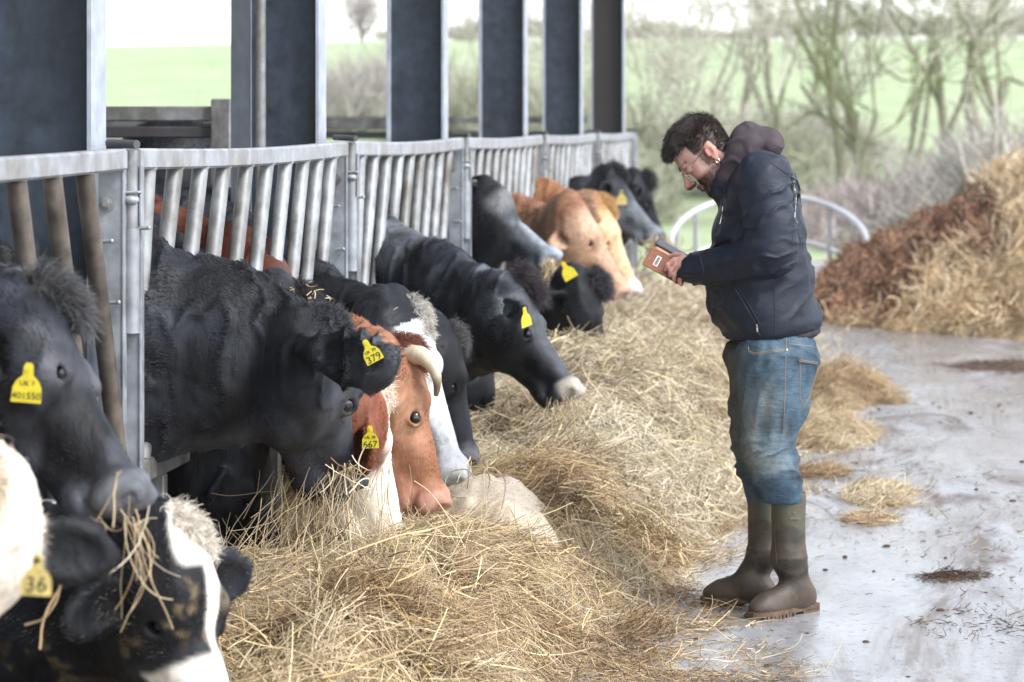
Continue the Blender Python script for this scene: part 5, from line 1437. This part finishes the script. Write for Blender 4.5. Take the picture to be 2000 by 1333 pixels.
# small patches of hay and dung left on the wet yard
def patch(cx, cy, rx, ry, h, label, dark, seed, n=1500):
    def z(X, Y):
        P = np.c_[np.ravel(X), np.ravel(Y)]; r = np.sqrt(((P[:, 0] - cx) / rx) ** 2 + ((P[:, 1] - cy) / ry) ** 2) + .35 * vnoise(P * 5, seed)
        return (h * (1 - np.clip(r, 0, 1.3) ** 1.5) * (1 + .4 * vnoise(P * 14, seed + 1)) + .002).reshape(np.shape(X))
    o, _, _ = grid_mesh('hay_patch' if not dark else 'dung_patch', np.linspace(cx - rx * 1.35, cx + rx * 1.35, 44), np.linspace(cy - ry * 1.35, cy + ry * 1.35, 44), lambda X, Y: z(X, Y) - .006, M['muck_base'] if dark else M['hay_base'])
    tag(o, label, 'dung' if dark else 'hay', kind='stuff')
    pal = [(.06, .035, .02), (.10, .065, .035), (.2, .14, .08)] if dark else HAYP
    strands('strands', z, (cx - rx * 1.2, cx + rx * 1.2), (cy - ry * 1.2, cy + ry * 1.2), n, (.02, .08) if dark else (.04, .14), (.0009, .0018), pal, seed + 3, o, (.004 if dark else .02) + h * .25, lambda X, Y, zz: (zz > 0) * 1., K=5)
patch(-.26, 14.25, .24, .50, .11, 'small hay mound against the back of the man\'s knees', False, 90, 5000)
patch(-.18, 16.5, .32, .75, .17, 'grey hay mound on the yard behind the man', False, 91, 6000)
patch(.03, 12.2, .19, .42, .03, 'flat hay patch right of the man\'s knee', False, 92, 1400)
patch(-.02, 11.4, .12, .16, .015, 'thin hay streak right of the boot top', False, 93, 500)
patch(.30, 9.95, .15, .14, .018, 'dark dung and straw patch on the right of the yard', True, 94, 420)
patch(.42, 9.0, .26, .30, .006, 'smeared dung patch at the lower right corner', True, 95, 420)
patch(-.25, 12.9, .14, .22, .02, 'little straw heap just behind the knee of the man', False, 96, 500)
patch(.9, 18.6, .5, .5, .03, 'dark dung streak in front of the muck heap', True, 97, 700)
# clods
def clods():
    rg = np.random.default_rng(101); m = MB()
    for i in range(130):
        y = rg.uniform(7.2, 20); x = rg.uniform(-.15, 3.0) if rg.random() < .8 else rg.uniform(-.6, .3)
        if vnoise(np.array([[x * 1.2, y * .6]]), 102)[0] < -.1: continue
        r = rg.uniform(.003, .009) * (1 + .03 * y)
        m.sphere((x, y, r * .35 + .006), (r * rg.uniform(.8, 1.8), r * rg.uniform(.8, 1.6), r * .6), 5)
    o = m.build('dung_clods', M['muck_base']); tag(o, 'small dark clods strewn over the wet yard', 'dung', kind='stuff')
clods()

# ---- hay hanging from mouths and straw on heads
def wisp(label, root_px, Y, n, L, spread, seed, dirs=((0, 0, -1),), base=(0.05, .03, .02), thick=(.0006, .0012), curl=.28):
    rg = np.random.default_rng(seed); c = W(root_px[0], root_px[1], Y)
    P = c + rg.normal(0, 1, (n, 3)) * np.array(base); D = np.array(dirs, float)[rg.integers(0, len(dirs), n)]
    d = D + rg.normal(0, spread, (n, 3)); d /= np.linalg.norm(d, axis=1)[:, None]; K = 9; l = rg.uniform(*L, n); ax = rg.normal(0, 1, (n, 3))
    pts = np.zeros((n, K, 3)); pts[:, 0] = P - d * .03
    for k in range(1, K):
        d = d + np.cross(ax, d) * curl * .3 + rg.normal(0, .12, (n, 3)) + np.array([0, 0, -.10]); d /= np.linalg.norm(d, axis=1)[:, None]
        pts[:, k] = pts[:, k - 1] + d * (l / (K - 1))[:, None]
    col = np.array(HAYP)[rg.integers(2, 7, n)] * (1 + .2 * rg.normal(0, 1, (n, 1))).clip(.5, 1.6)
    o = curves_obj('hay_wisp', pts, rg.uniform(*thick, (n, 1)) * np.ones((1, K)), col, M['hay']); tag(o, label, 'hay wisp')
wisp('curtain of hay hanging from the mouth of the big black cow', (640, 935), 8.15, 190, (.12, .46), .26, 200, ((-.35, 0, -1), (.1, -.1, -1), (-.1, 0, -1), (-.6, 0, -.9)), (.075, .05, .015))
wisp('tuft of straw at the lips of the big black cow', (680, 915), 8.05, 14, (.06, .16), .5, 201, ((.3, -.2, -.8), (-1, 0, -.2), (.1, 0, -1)), (.02, .02, .01), (.0012, .0024))
wisp('hay trailing from the lips of the first black cow', (262, 1035), 5.85, 16, (.10, .28), .30, 202, ((.1, -.1, -1), (.5, 0, -.8)), (.025, .02, .015), (.0009, .0017), .5)
wisp('single bent stalk on the muzzle of the first black cow', (222, 950), 5.72, 2, (.10, .14), .15, 203, ((-.5, 0, -1),), (.003, .003, .003), (.0013, .0018), .2)
wisp('straggling stalk crossing the neck of the dusty cow', (110, 1160), 5.75, 2, (.14, .2), .12, 204, ((-.25, 0, -1),), (.004, .004, .004), (.002, .003), .3)
wisp('hay dangling from the mouth of the cow with the pale nose', (1108, 790), 10.75, 60, (.08, .36), .22, 205, ((.05, 0, -1),), (.05, .03, .01))
wisp('long hay strands hanging from the frosted cow\'s mouth', (1075, 520), 13.95, 34, (.15, .42), .2, 206, ((.1, 0, -1), (.35, 0, -.9)), (.02, .03, .01), (.0016, .0030), .35)
wisp('hay around the lips of the far grey faced cow', (1290, 480), 18.3, 60, (.1, .35), .3, 207, ((0, 0, -1),), (.06, .04, .03), (.0025, .004))
wisp('bent stalks standing up beside the white blaze', (930, 905), 9.35, 9, (.12, .26), .5, 208, ((-.6, 0, .6), (.7, 0, .5), (0, 0, 1)), (.04, .03, .01), (.0013, .0022), .8)
wisp('straw caught in the curls of the shaded black cow', (600, 585), 8.78, 26, (.015, .05), .8, 209, ((1, 0, .1), (-1, 0, .1)), (.07, .03, .03), (.0012, .002), .8)

# ================================================================== muck heap behind the yard
def zmuck(X, Y):
    sh = np.shape(X); X = np.ravel(X); Y = np.ravel(Y); P = np.c_[X, Y]
    yf = 21.9 - .95 * np.clip(X, -1, 3.2) + .25 * vnoise(P * .9, 110)
    H_ = np.interp(X, [-1.0, -.62, -.42, 0, .42, .80, 1.15, 1.5, 2.2, 3.5, 6, 9], [0, .05, .22, .46, .68, .86, 1.10, 1.30, 1.6, 1.8, 1.7, 0])
    t = np.clip((Y - yf) / 2.6, 0, 1); b = sstep(30, 26, Y)
    z = H_ * (1 - (1 - t) ** 1.7) * b
    n = .12 * fbm(P * 1.7, 4, 111) + .12 * (1 - 2 * np.abs(vnoise(P * 3.0, 112))) + .10 * fbm(P * 6, 4, 113)
    return (z + n * sstep(.0, .25, t) * sstep(0, .3, H_) - .02).reshape(sh)
xs, ys = np.arange(-1.1, 6, .045), np.arange(18.5, 28, .06)
mk, v, f = grid_mesh('muck_heap', xs, ys, zmuck, None)
def muckcol(P):
    """1 = pale straw, 0 = brown muck (real patches of the heap)"""
    X, Y, Z = P.T; n = .25 * vnoise(P * 1.6, 120) + .12 * vnoise(P * 5, 121)
    lower = sstep(.0, .12, (.74 * sstep(.05, .75, X) + .0) - Z * 1.0 + n * .45) * sstep(.0, .25, X + n * .5)
    upper = sstep(.0, .15, Z - 1.02 + n * .3) * sstep(.6, .9, X)
    right = sstep(.98, 1.2, X + n * .5)
    foot = sstep(.10, .02, Z) * .8
    return np.clip(np.maximum(np.maximum(lower, upper), np.maximum(right, foot)), 0, 1)
w = muckcol(v); n = fbm(v * 4, 4, 122)
c = lerp3((.10, .050, .030), (.33, .185, .115), sstep(-.3, .4, n)); s_ = lerp3((.42, .29, .16), (.68, .52, .32), sstep(-.4, .5, n))
set_col(mk.data, c * (1 - w[:, None]) + s_ * w[:, None]); M['muck'] = attr_mat('muck_surface', .85, .2, bscale=9, bstr=1.0, var=.7, vscale=9); mk.data.materials.append(M['muck'])
tag(mk, 'big heap of brown muck and yellow straw at the right behind the yard', 'muck heap', kind='stuff')
def muck_strands(n, L, rad, seed, straw):
    rg = np.random.default_rng(seed); X = rg.uniform(-.7, 4.2, n * 4); Y = rg.uniform(18.8, 25.5, n * 4); z = zmuck(X, Y); P = np.c_[X, Y, z]; w = muckcol(P)
    k = (z > .01) & ((rg.random(len(X)) < w) if straw else (rg.random(len(X)) < 1 - w)); P = P[k][:n]; n = len(P)
    e = .05; gx = (zmuck(P[:, 0] + e, P[:, 1]) - zmuck(P[:, 0] - e, P[:, 1])) / .1; gy = (zmuck(P[:, 0], P[:, 1] + e) - zmuck(P[:, 0], P[:, 1] - e)) / .1
    nn = np.c_[-gx, -gy, np.ones(n)]; nn /= np.linalg.norm(nn, axis=1)[:, None]
    a = vnoise(P * 1.8, seed) * 4 + rg.normal(0, .6, n); d = np.c_[np.cos(a), np.sin(a), np.zeros(n)]; d -= nn * (d * nn).sum(1)[:, None]; d /= np.linalg.norm(d, axis=1)[:, None]
    d = d + nn * rg.normal(.12, .28, n)[:, None] + np.array([0, 0, -.2 if straw else 0]); K = 5; l = rg.uniform(*L, n); pts = np.zeros((n, K, 3)); pts[:, 0] = P + nn * .02; ax = rg.normal(0, 1, (n, 3))
    for q in range(1, K):
        d = d + np.cross(ax, d) * .2 + rg.normal(0, .1, (n, 3)); d /= np.linalg.norm(d, axis=1)[:, None]; pts[:, q] = pts[:, q - 1] + d * (l / (K - 1))[:, None]
    pal = np.array([(.56, .42, .25), (.72, .58, .38), (.80, .68, .48), (.42, .29, .16)] if straw else [(.12, .058, .034), (.24, .13, .078), (.36, .21, .13), (.46, .31, .20)])
    c = pal[rg.integers(0, 4, n)] * (1 + .25 * rg.normal(0, 1, (n, 1))).clip(.4, 1.8)
    curves_obj('straw_strands' if straw else 'muck_strands', pts, rg.uniform(*rad, (n, 1)) * np.ones((1, K)), c, M['hay'], mk)
muck_strands(36000, (.08, .27), (.0022, .0045), 130, True); muck_strands(14000, (.03, .14), (.0025, .006), 131, False)

# ================================================================== tipped ring feeder
C0 = W(1503, 474, 25.2); Nn = nrm([0.03, -.46, .89]); ax = nrm(np.cross([0, 1, 0], Nn)); ay = np.cross(Nn, ax)
if ax[0] < 0: ax = -ax
Rr = .93
rf = empty('ring_feeder', tuple(C0 - Nn * .55)); tag(rf, 'round pale metal ring feeder lying tipped behind the man', 'ring feeder')
ringp = lambda off, R_=Rr: [C0 - Nn * off + (ax * math.cos(a) + ay * math.sin(a)) * R_ for a in np.linspace(0, 2 * PI, 65)]
for off in (0, .48, .80): m = MB(); m.tube(ringp(off), .028 if off == 0 else .022, 10); m.build('hoop', M['ring_paint'], rf)
for k in range(16):
    a = 2 * PI * (k + .35) / 16; d = ax * math.cos(a) + ay * math.sin(a)
    m = MB(); m.tube([C0 + d * Rr, C0 + d * Rr - Nn * .80], .022, 10); m.build('upright', M['ring_paint'], rf)
# ================================================================== bare trees, scrub and hedges
def grow(base, d0, L, r, depth, rg, out, spread=.55, up=.12):
    """recursive branching -> list of (polyline, radii, level)"""
    stack = [(np.array(base, float), nrm(d0), L, r, 0)]
    while stack:
        p, d, l, rr, lv = stack.pop()
        K = 6; pts = [p.copy()]; rads = [rr]
        for k in range(1, K):
            d = nrm(d + rg.normal(0, .10 + .03 * lv, 3) + [0, 0, up]); p = p + d * l / (K - 1); pts.append(p.copy()); rads.append(rr * (1 - .42 * k / (K - 1)))
        out.append((np.array(pts), np.array(rads), lv))
        if lv >= depth: continue
        nb = 2 + (rg.random() < .55) + (lv >= 2)
        for b in range(nb):
            t = rg.uniform(.45, 1) if b else 1.0; i = min(K - 1, int(t * (K - 1)))
            dv = nrm(d + rg.normal(0, spread, 3)); stack.append((pts[i], dv, l * rg.uniform(.62, .86), rads[i] * rg.uniform(.55, .78), lv + 1))
def tree(name, label, base, L, r, lean, seed, depth=5, col=(.24, .21, .15), cat='tree', group='bare trees beyond the yard', ivy=0):
    rg = np.random.default_rng(seed); out = []; grow(base, lean, L, r, depth, rg, out)
    root = empty(name, tuple(base)); tag(root, label, cat, group)
    m = MB()
    for pts, rads, lv in out:
        if lv <= 1: m.tube(list(pts), list(rads), 8, caps=False)
    m.build('trunk', M['bark'], root)
    fine = [(p, q) for p, q, lv in out if lv > 1]
    P = np.array([p for p, q in fine]); R_ = np.array([q for p, q in fine]); 
    # twigs along the finer limbs
    n = len(P); nt_ = 3; k = rg.integers(1, 6, (n, nt_)); st = P[np.arange(n)[:, None], k].reshape(-1, 3); dd = (P[:, -1] - P[:, 0]); dd /= np.linalg.norm(dd, axis=1)[:, None] + 1e-6
    dd = np.repeat(dd, nt_, 0) + rg.normal(0, .55, (n * nt_, 3)); dd /= np.linalg.norm(dd, axis=1)[:, None]
    tl = rg.uniform(.3, .9, n * nt_) * L / 3; tt = np.linspace(0, 1, 6)
    tw = st[:, None] + dd[:, None] * (tt[None, :, None] * tl[:, None, None]) + rg.normal(0, .03, (n * nt_, 6, 3)) * tt[None, :, None]
    allp = np.concatenate([P, tw]); allr = np.concatenate([R_, np.linspace(.010, .004, 6)[None] * np.ones((n * nt_, 1))])
    c = np.array(col) * (1 + .3 * rg.normal(0, 1, (len(allp), 1))).clip(.5, 1.6)
    if ivy: c = np.where(rg.random((len(allp), 1)) < ivy, np.array([.12, .16, .05]), c)
    curves_obj('crown', allp, allr, c, M['twig'], root)
def gz(x, y): return float(zterrain(np.array([[x]], float), np.array([[y]], float))[0, 0])
T = [ # px of the foot, distance, trunk length, radius, lean
 (1652, 47, 3.0, .16, (-.05, 0, 1), 'thick straight bare tree left of the forked pair'), (1712, 50, 2.8, .19, (-.22, 0, 1), 'leaning bare tree with a dark forked trunk'),
 (1668, 44, 2.0, .09, (.10, 0, 1), 'slender ivy clad tree between two thicker trunks'), (1852, 52, 3.4, .14, (.02, 0, 1), 'tall straight bare tree standing over the scrub'),
 (1930, 55, 2.6, .17, (.25, 0, 1), 'spreading bare tree leaning right above the muck heap'), (1968, 50, 2.4, .15, (-.2, 0, 1), 'forked bare tree near the right edge'),
 (1560, 58, 3.0, .13, (-.30, 0, 1), 'bare tree with a limb slanting left over the field'), (1445, 62, 2.6, .11, (.05, 0, 1), 'fine twigged bare tree above the head of the man'),
 (1275, 48, 1.6, .06, (.15, 0, 1), 'thin multi stemmed tree just right of the last column'), (1330, 53, 2.0, .07, (-.1, 0, 1), 'thin pale tree between the last column and the man'),
 (1055, 60, 1.8, .07, (.05, 0, 1), 'thin tree seen between the fourth and fifth columns'), (925, 64, 1.8, .08, (-.1, 0, 1), 'thin tree seen between the third and fourth columns'),
 (1505, 54, 2.4, .10, (.12, 0, 1), 'bare tree rising straight above the hood of the man'), (1395, 58, 2.2, .09, (-.12, 0, 1), 'fine bare tree left of the head of the man'),
 (1755, 48, 2.6, .10, (.2, 0, 1), 'bare tree with low crooked limbs behind the muck heap'), (1905, 46, 2.6, .11, (-.08, 0, 1), 'bare tree standing in the grey thicket'), (2010, 48, 2.6, .12, (-.25, 0, 1), 'bare tree leaning in from the right edge'),
 (1585, 66, 2.8, .10, (.05, 0, 1), 'distant bare tree in the far hedge line'), (1225, 58, 2.0, .07, (.1, 0, 1), 'thin bare tree touching the last column'),
 (1150, 56, 1.6, .06, (.1, 0, 1), 'thin tree seen between the fifth and last columns'), (1785, 60, 2.8, .11, (.15, 0, 1), 'slim bare tree among the scrub behind the others')]
for i, (px, Y, L, r, ln, lb) in enumerate(T):
    x = (px - CX) * Y / F; tree('bare_tree', lb, (x, Y, gz(x, Y) - .1), L, r * .8, ln, 300 + i, 4, (.50, .47, .40) if i != 2 else (.15, .17, .08), ivy=.35 if i == 2 else .04)  # twig colours paled to stand in for haze over distance
# round crowned tree on the skyline, far left
x = (706 - CX) * 118 / F; zb = gz(x, 118) - .1; rg = np.random.default_rng(390)
rt = empty('bare_tree', (x, 118, zb)); tag(rt, 'rounded dense bare tree alone on the skyline between the columns', 'tree', 'bare trees beyond the yard')
m = MB(); m.tube([(x, 118, zb), (x + .03, 118, zb + .6), (x - .02, 118, zb + 1.3), (x, 118, zb + 2.0)], [.13, .10, .07, .03], 8)
for a in np.linspace(0, 2 * PI, 8)[:-1]: m.tube([(x, 118, zb + .5 + .1 * a), (x + .5 * math.cos(a), 118 + .5 * math.sin(a), zb + 1.1 + .12 * a), (x + .8 * math.cos(a), 118 + .8 * math.sin(a), zb + 1.7 + .12 * a)], [.06, .035, .015], 6)
m.build('trunk', M['bark'], rt)
n = 1700; u = rg.normal(0, 1, (n, 3)); u /= np.linalg.norm(u, axis=1)[:, None]; rr_ = rg.random(n) ** .6; c0 = np.array([x, 118, zb + 1.62])
st = c0 + u * rr_[:, None] * [.92, .92, 1.25] * (1 + .12 * vnoise(u * 2, 5))[:, None]; dd = u * .6 + rg.normal(0, .5, (n, 3)) + [0, 0, .4]
pts = st[:, None] + dd[:, None] * np.linspace(0, 1, 4)[None, :, None] * rg.uniform(.1, .28, (n, 1, 1)); c = np.array((.40, .34, .35)) * (1 + .3 * rg.normal(0, 1, (n, 1))).clip(.5, 1.6)
curves_obj('crown', pts, np.array([1, .9, .7, .4])[None] * .012, c, M['twig'], rt)
x = (895 - CX) * 125 / F; tree('bare_tree', 'low rounded tree on the skyline behind the third column', (x, 125, gz(x, 125) - .8), .8, .12, (0, 0, 1), 391, 5, (.16, .17, .20))
def scrub(label, px, Y, w, d, h, n, col, seed, name='bush', kind=None, group='leafless bushes beyond the yard', r=.006):
    rg = np.random.default_rng(seed); x0 = (px - CX) * Y / F
    X = x0 + rg.normal(0, w / 2.2, n); Yy = Y + rg.normal(0, d / 2, n); z = zterrain(X[None], Yy[None])[0]
    hh = h * (.45 + .6 * rg.random(n)) * np.exp(-((X - x0) / w) ** 2 * 1.1) + .2
    P = np.c_[X, Yy, z + hh * rg.random(n) * .55]; d_ = np.c_[rg.normal(0, .55, n), rg.normal(0, .5, n), rg.uniform(.3, 1.2, n)]; d_ /= np.linalg.norm(d_, axis=1)[:, None]
    K = 5; pts = np.zeros((n, K, 3)); pts[:, 0] = P
    for k in range(1, K): d_ = d_ + rg.normal(0, .22, (n, 3)); d_ /= np.linalg.norm(d_, axis=1)[:, None]; pts[:, k] = pts[:, k - 1] + d_ * (hh * .55 / (K - 1))[:, None]
    c = np.array(col) * (1 + .3 * rg.normal(0, 1, (n, 1))).clip(.5, 1.6)
    o = curves_obj(name, pts, np.linspace(1.3, .5, K)[None] * r * rg.uniform(.6, 1.6, (n, 1)), c, M['twig']); tag(o, label, 'bush' if not kind else 'scrub', None if kind else group, kind)
G1, G2, G3 = (.42, .39, .35), (.40, .40, .30), (.44, .38, .36)  # bush greys paled, far haze put into the colour
for i, (px, Y, w, d, h, n, c, lb) in enumerate([
 (1985, 36, 1.7, 1.5, 2.2, 5000, G1, 'dense grey thicket rising behind the straw at the right edge'), (1880, 38, 1.5, 1.5, 1.6, 4500, G1, 'grey brown thicket behind the crest of the muck'),
 (1780, 37, 1.3, 1.5, 1.15, 4000, G3, 'reddish grey bush behind the left slope of the muck'), (1660, 39, 1.2, 1.5, .95, 4500, G3, 'low reddish bush behind the ring feeder'),
 (1700, 44, .8, .8, .8, 2500, (.10, .13, .06), 'dark green ivy mound at the foot of the forked trunks'), (1460, 56, 2.6, 2, 2.0, 7000, G2, 'wide pale hedge bush behind the head of the man'),
 (1320, 60, 2.2, 2, 1.7, 5000, G2, 'pale bush on the slope right of the last column'), (1250, 46, .7, 1, 1.3, 2500, G2, 'small bush beside the last column'),
 (700, 70, 2.8, 2, 2.1, 6500, G1, 'hedge bush below the skyline tree'), (790, 74, 2.0, 2, 2.0, 4500, G1, 'hedge bush behind the third column'),
 (905, 66, 2.0, 2, 2.3, 5200, G2, 'tall bush between the third and fourth columns'), (1050, 64, 1.6, 2, 2.2, 4500, G2, 'tall bush between the fourth and fifth columns'),
 (1150, 64, 1.4, 2, 2.0, 4000, G2, 'tall bush between the fifth and last columns'), (1590, 62, 2.2, 2, 1.6, 5500, G1, 'grey hedge bush behind the slanting tree')]):
    scrub(lb, px, Y, w, d, h, int(n * .42), c, 400 + i, r=.0075)
rg = np.random.default_rng(500)
n = 9000; X = rg.uniform(-30, 14, n); Yy = 108 + rg.normal(0, 1.2, n); z = zterrain(X[None], Yy[None])[0]; hh = 1.0 + .6 * vnoise(np.c_[X * .35, Yy * 0], 5)
keep = X > -22 + 0 * X; 
P = np.c_[X, Yy, z + hh * rg.random(n) * .5]; d_ = np.c_[rg.normal(0, .5, n), rg.normal(0, .5, n), rg.uniform(.3, 1.1, n)]; K = 3
pts = P[:, None] + d_[:, None] * np.linspace(0, 1, K)[None, :, None] * (hh * .6)[:, None, None]
o = curves_obj('hedge', pts[X > -20], np.array([1, .8, .5])[None] * .016, np.array([.36, .34, .28]) * (1 + .3 * rg.normal(0, 1, ((X > -20).sum(), 1))).clip(.5, 1.6), M['twig']); tag(o, 'long thin hedge line running along the top of the green hill', 'hedge', kind='stuff')
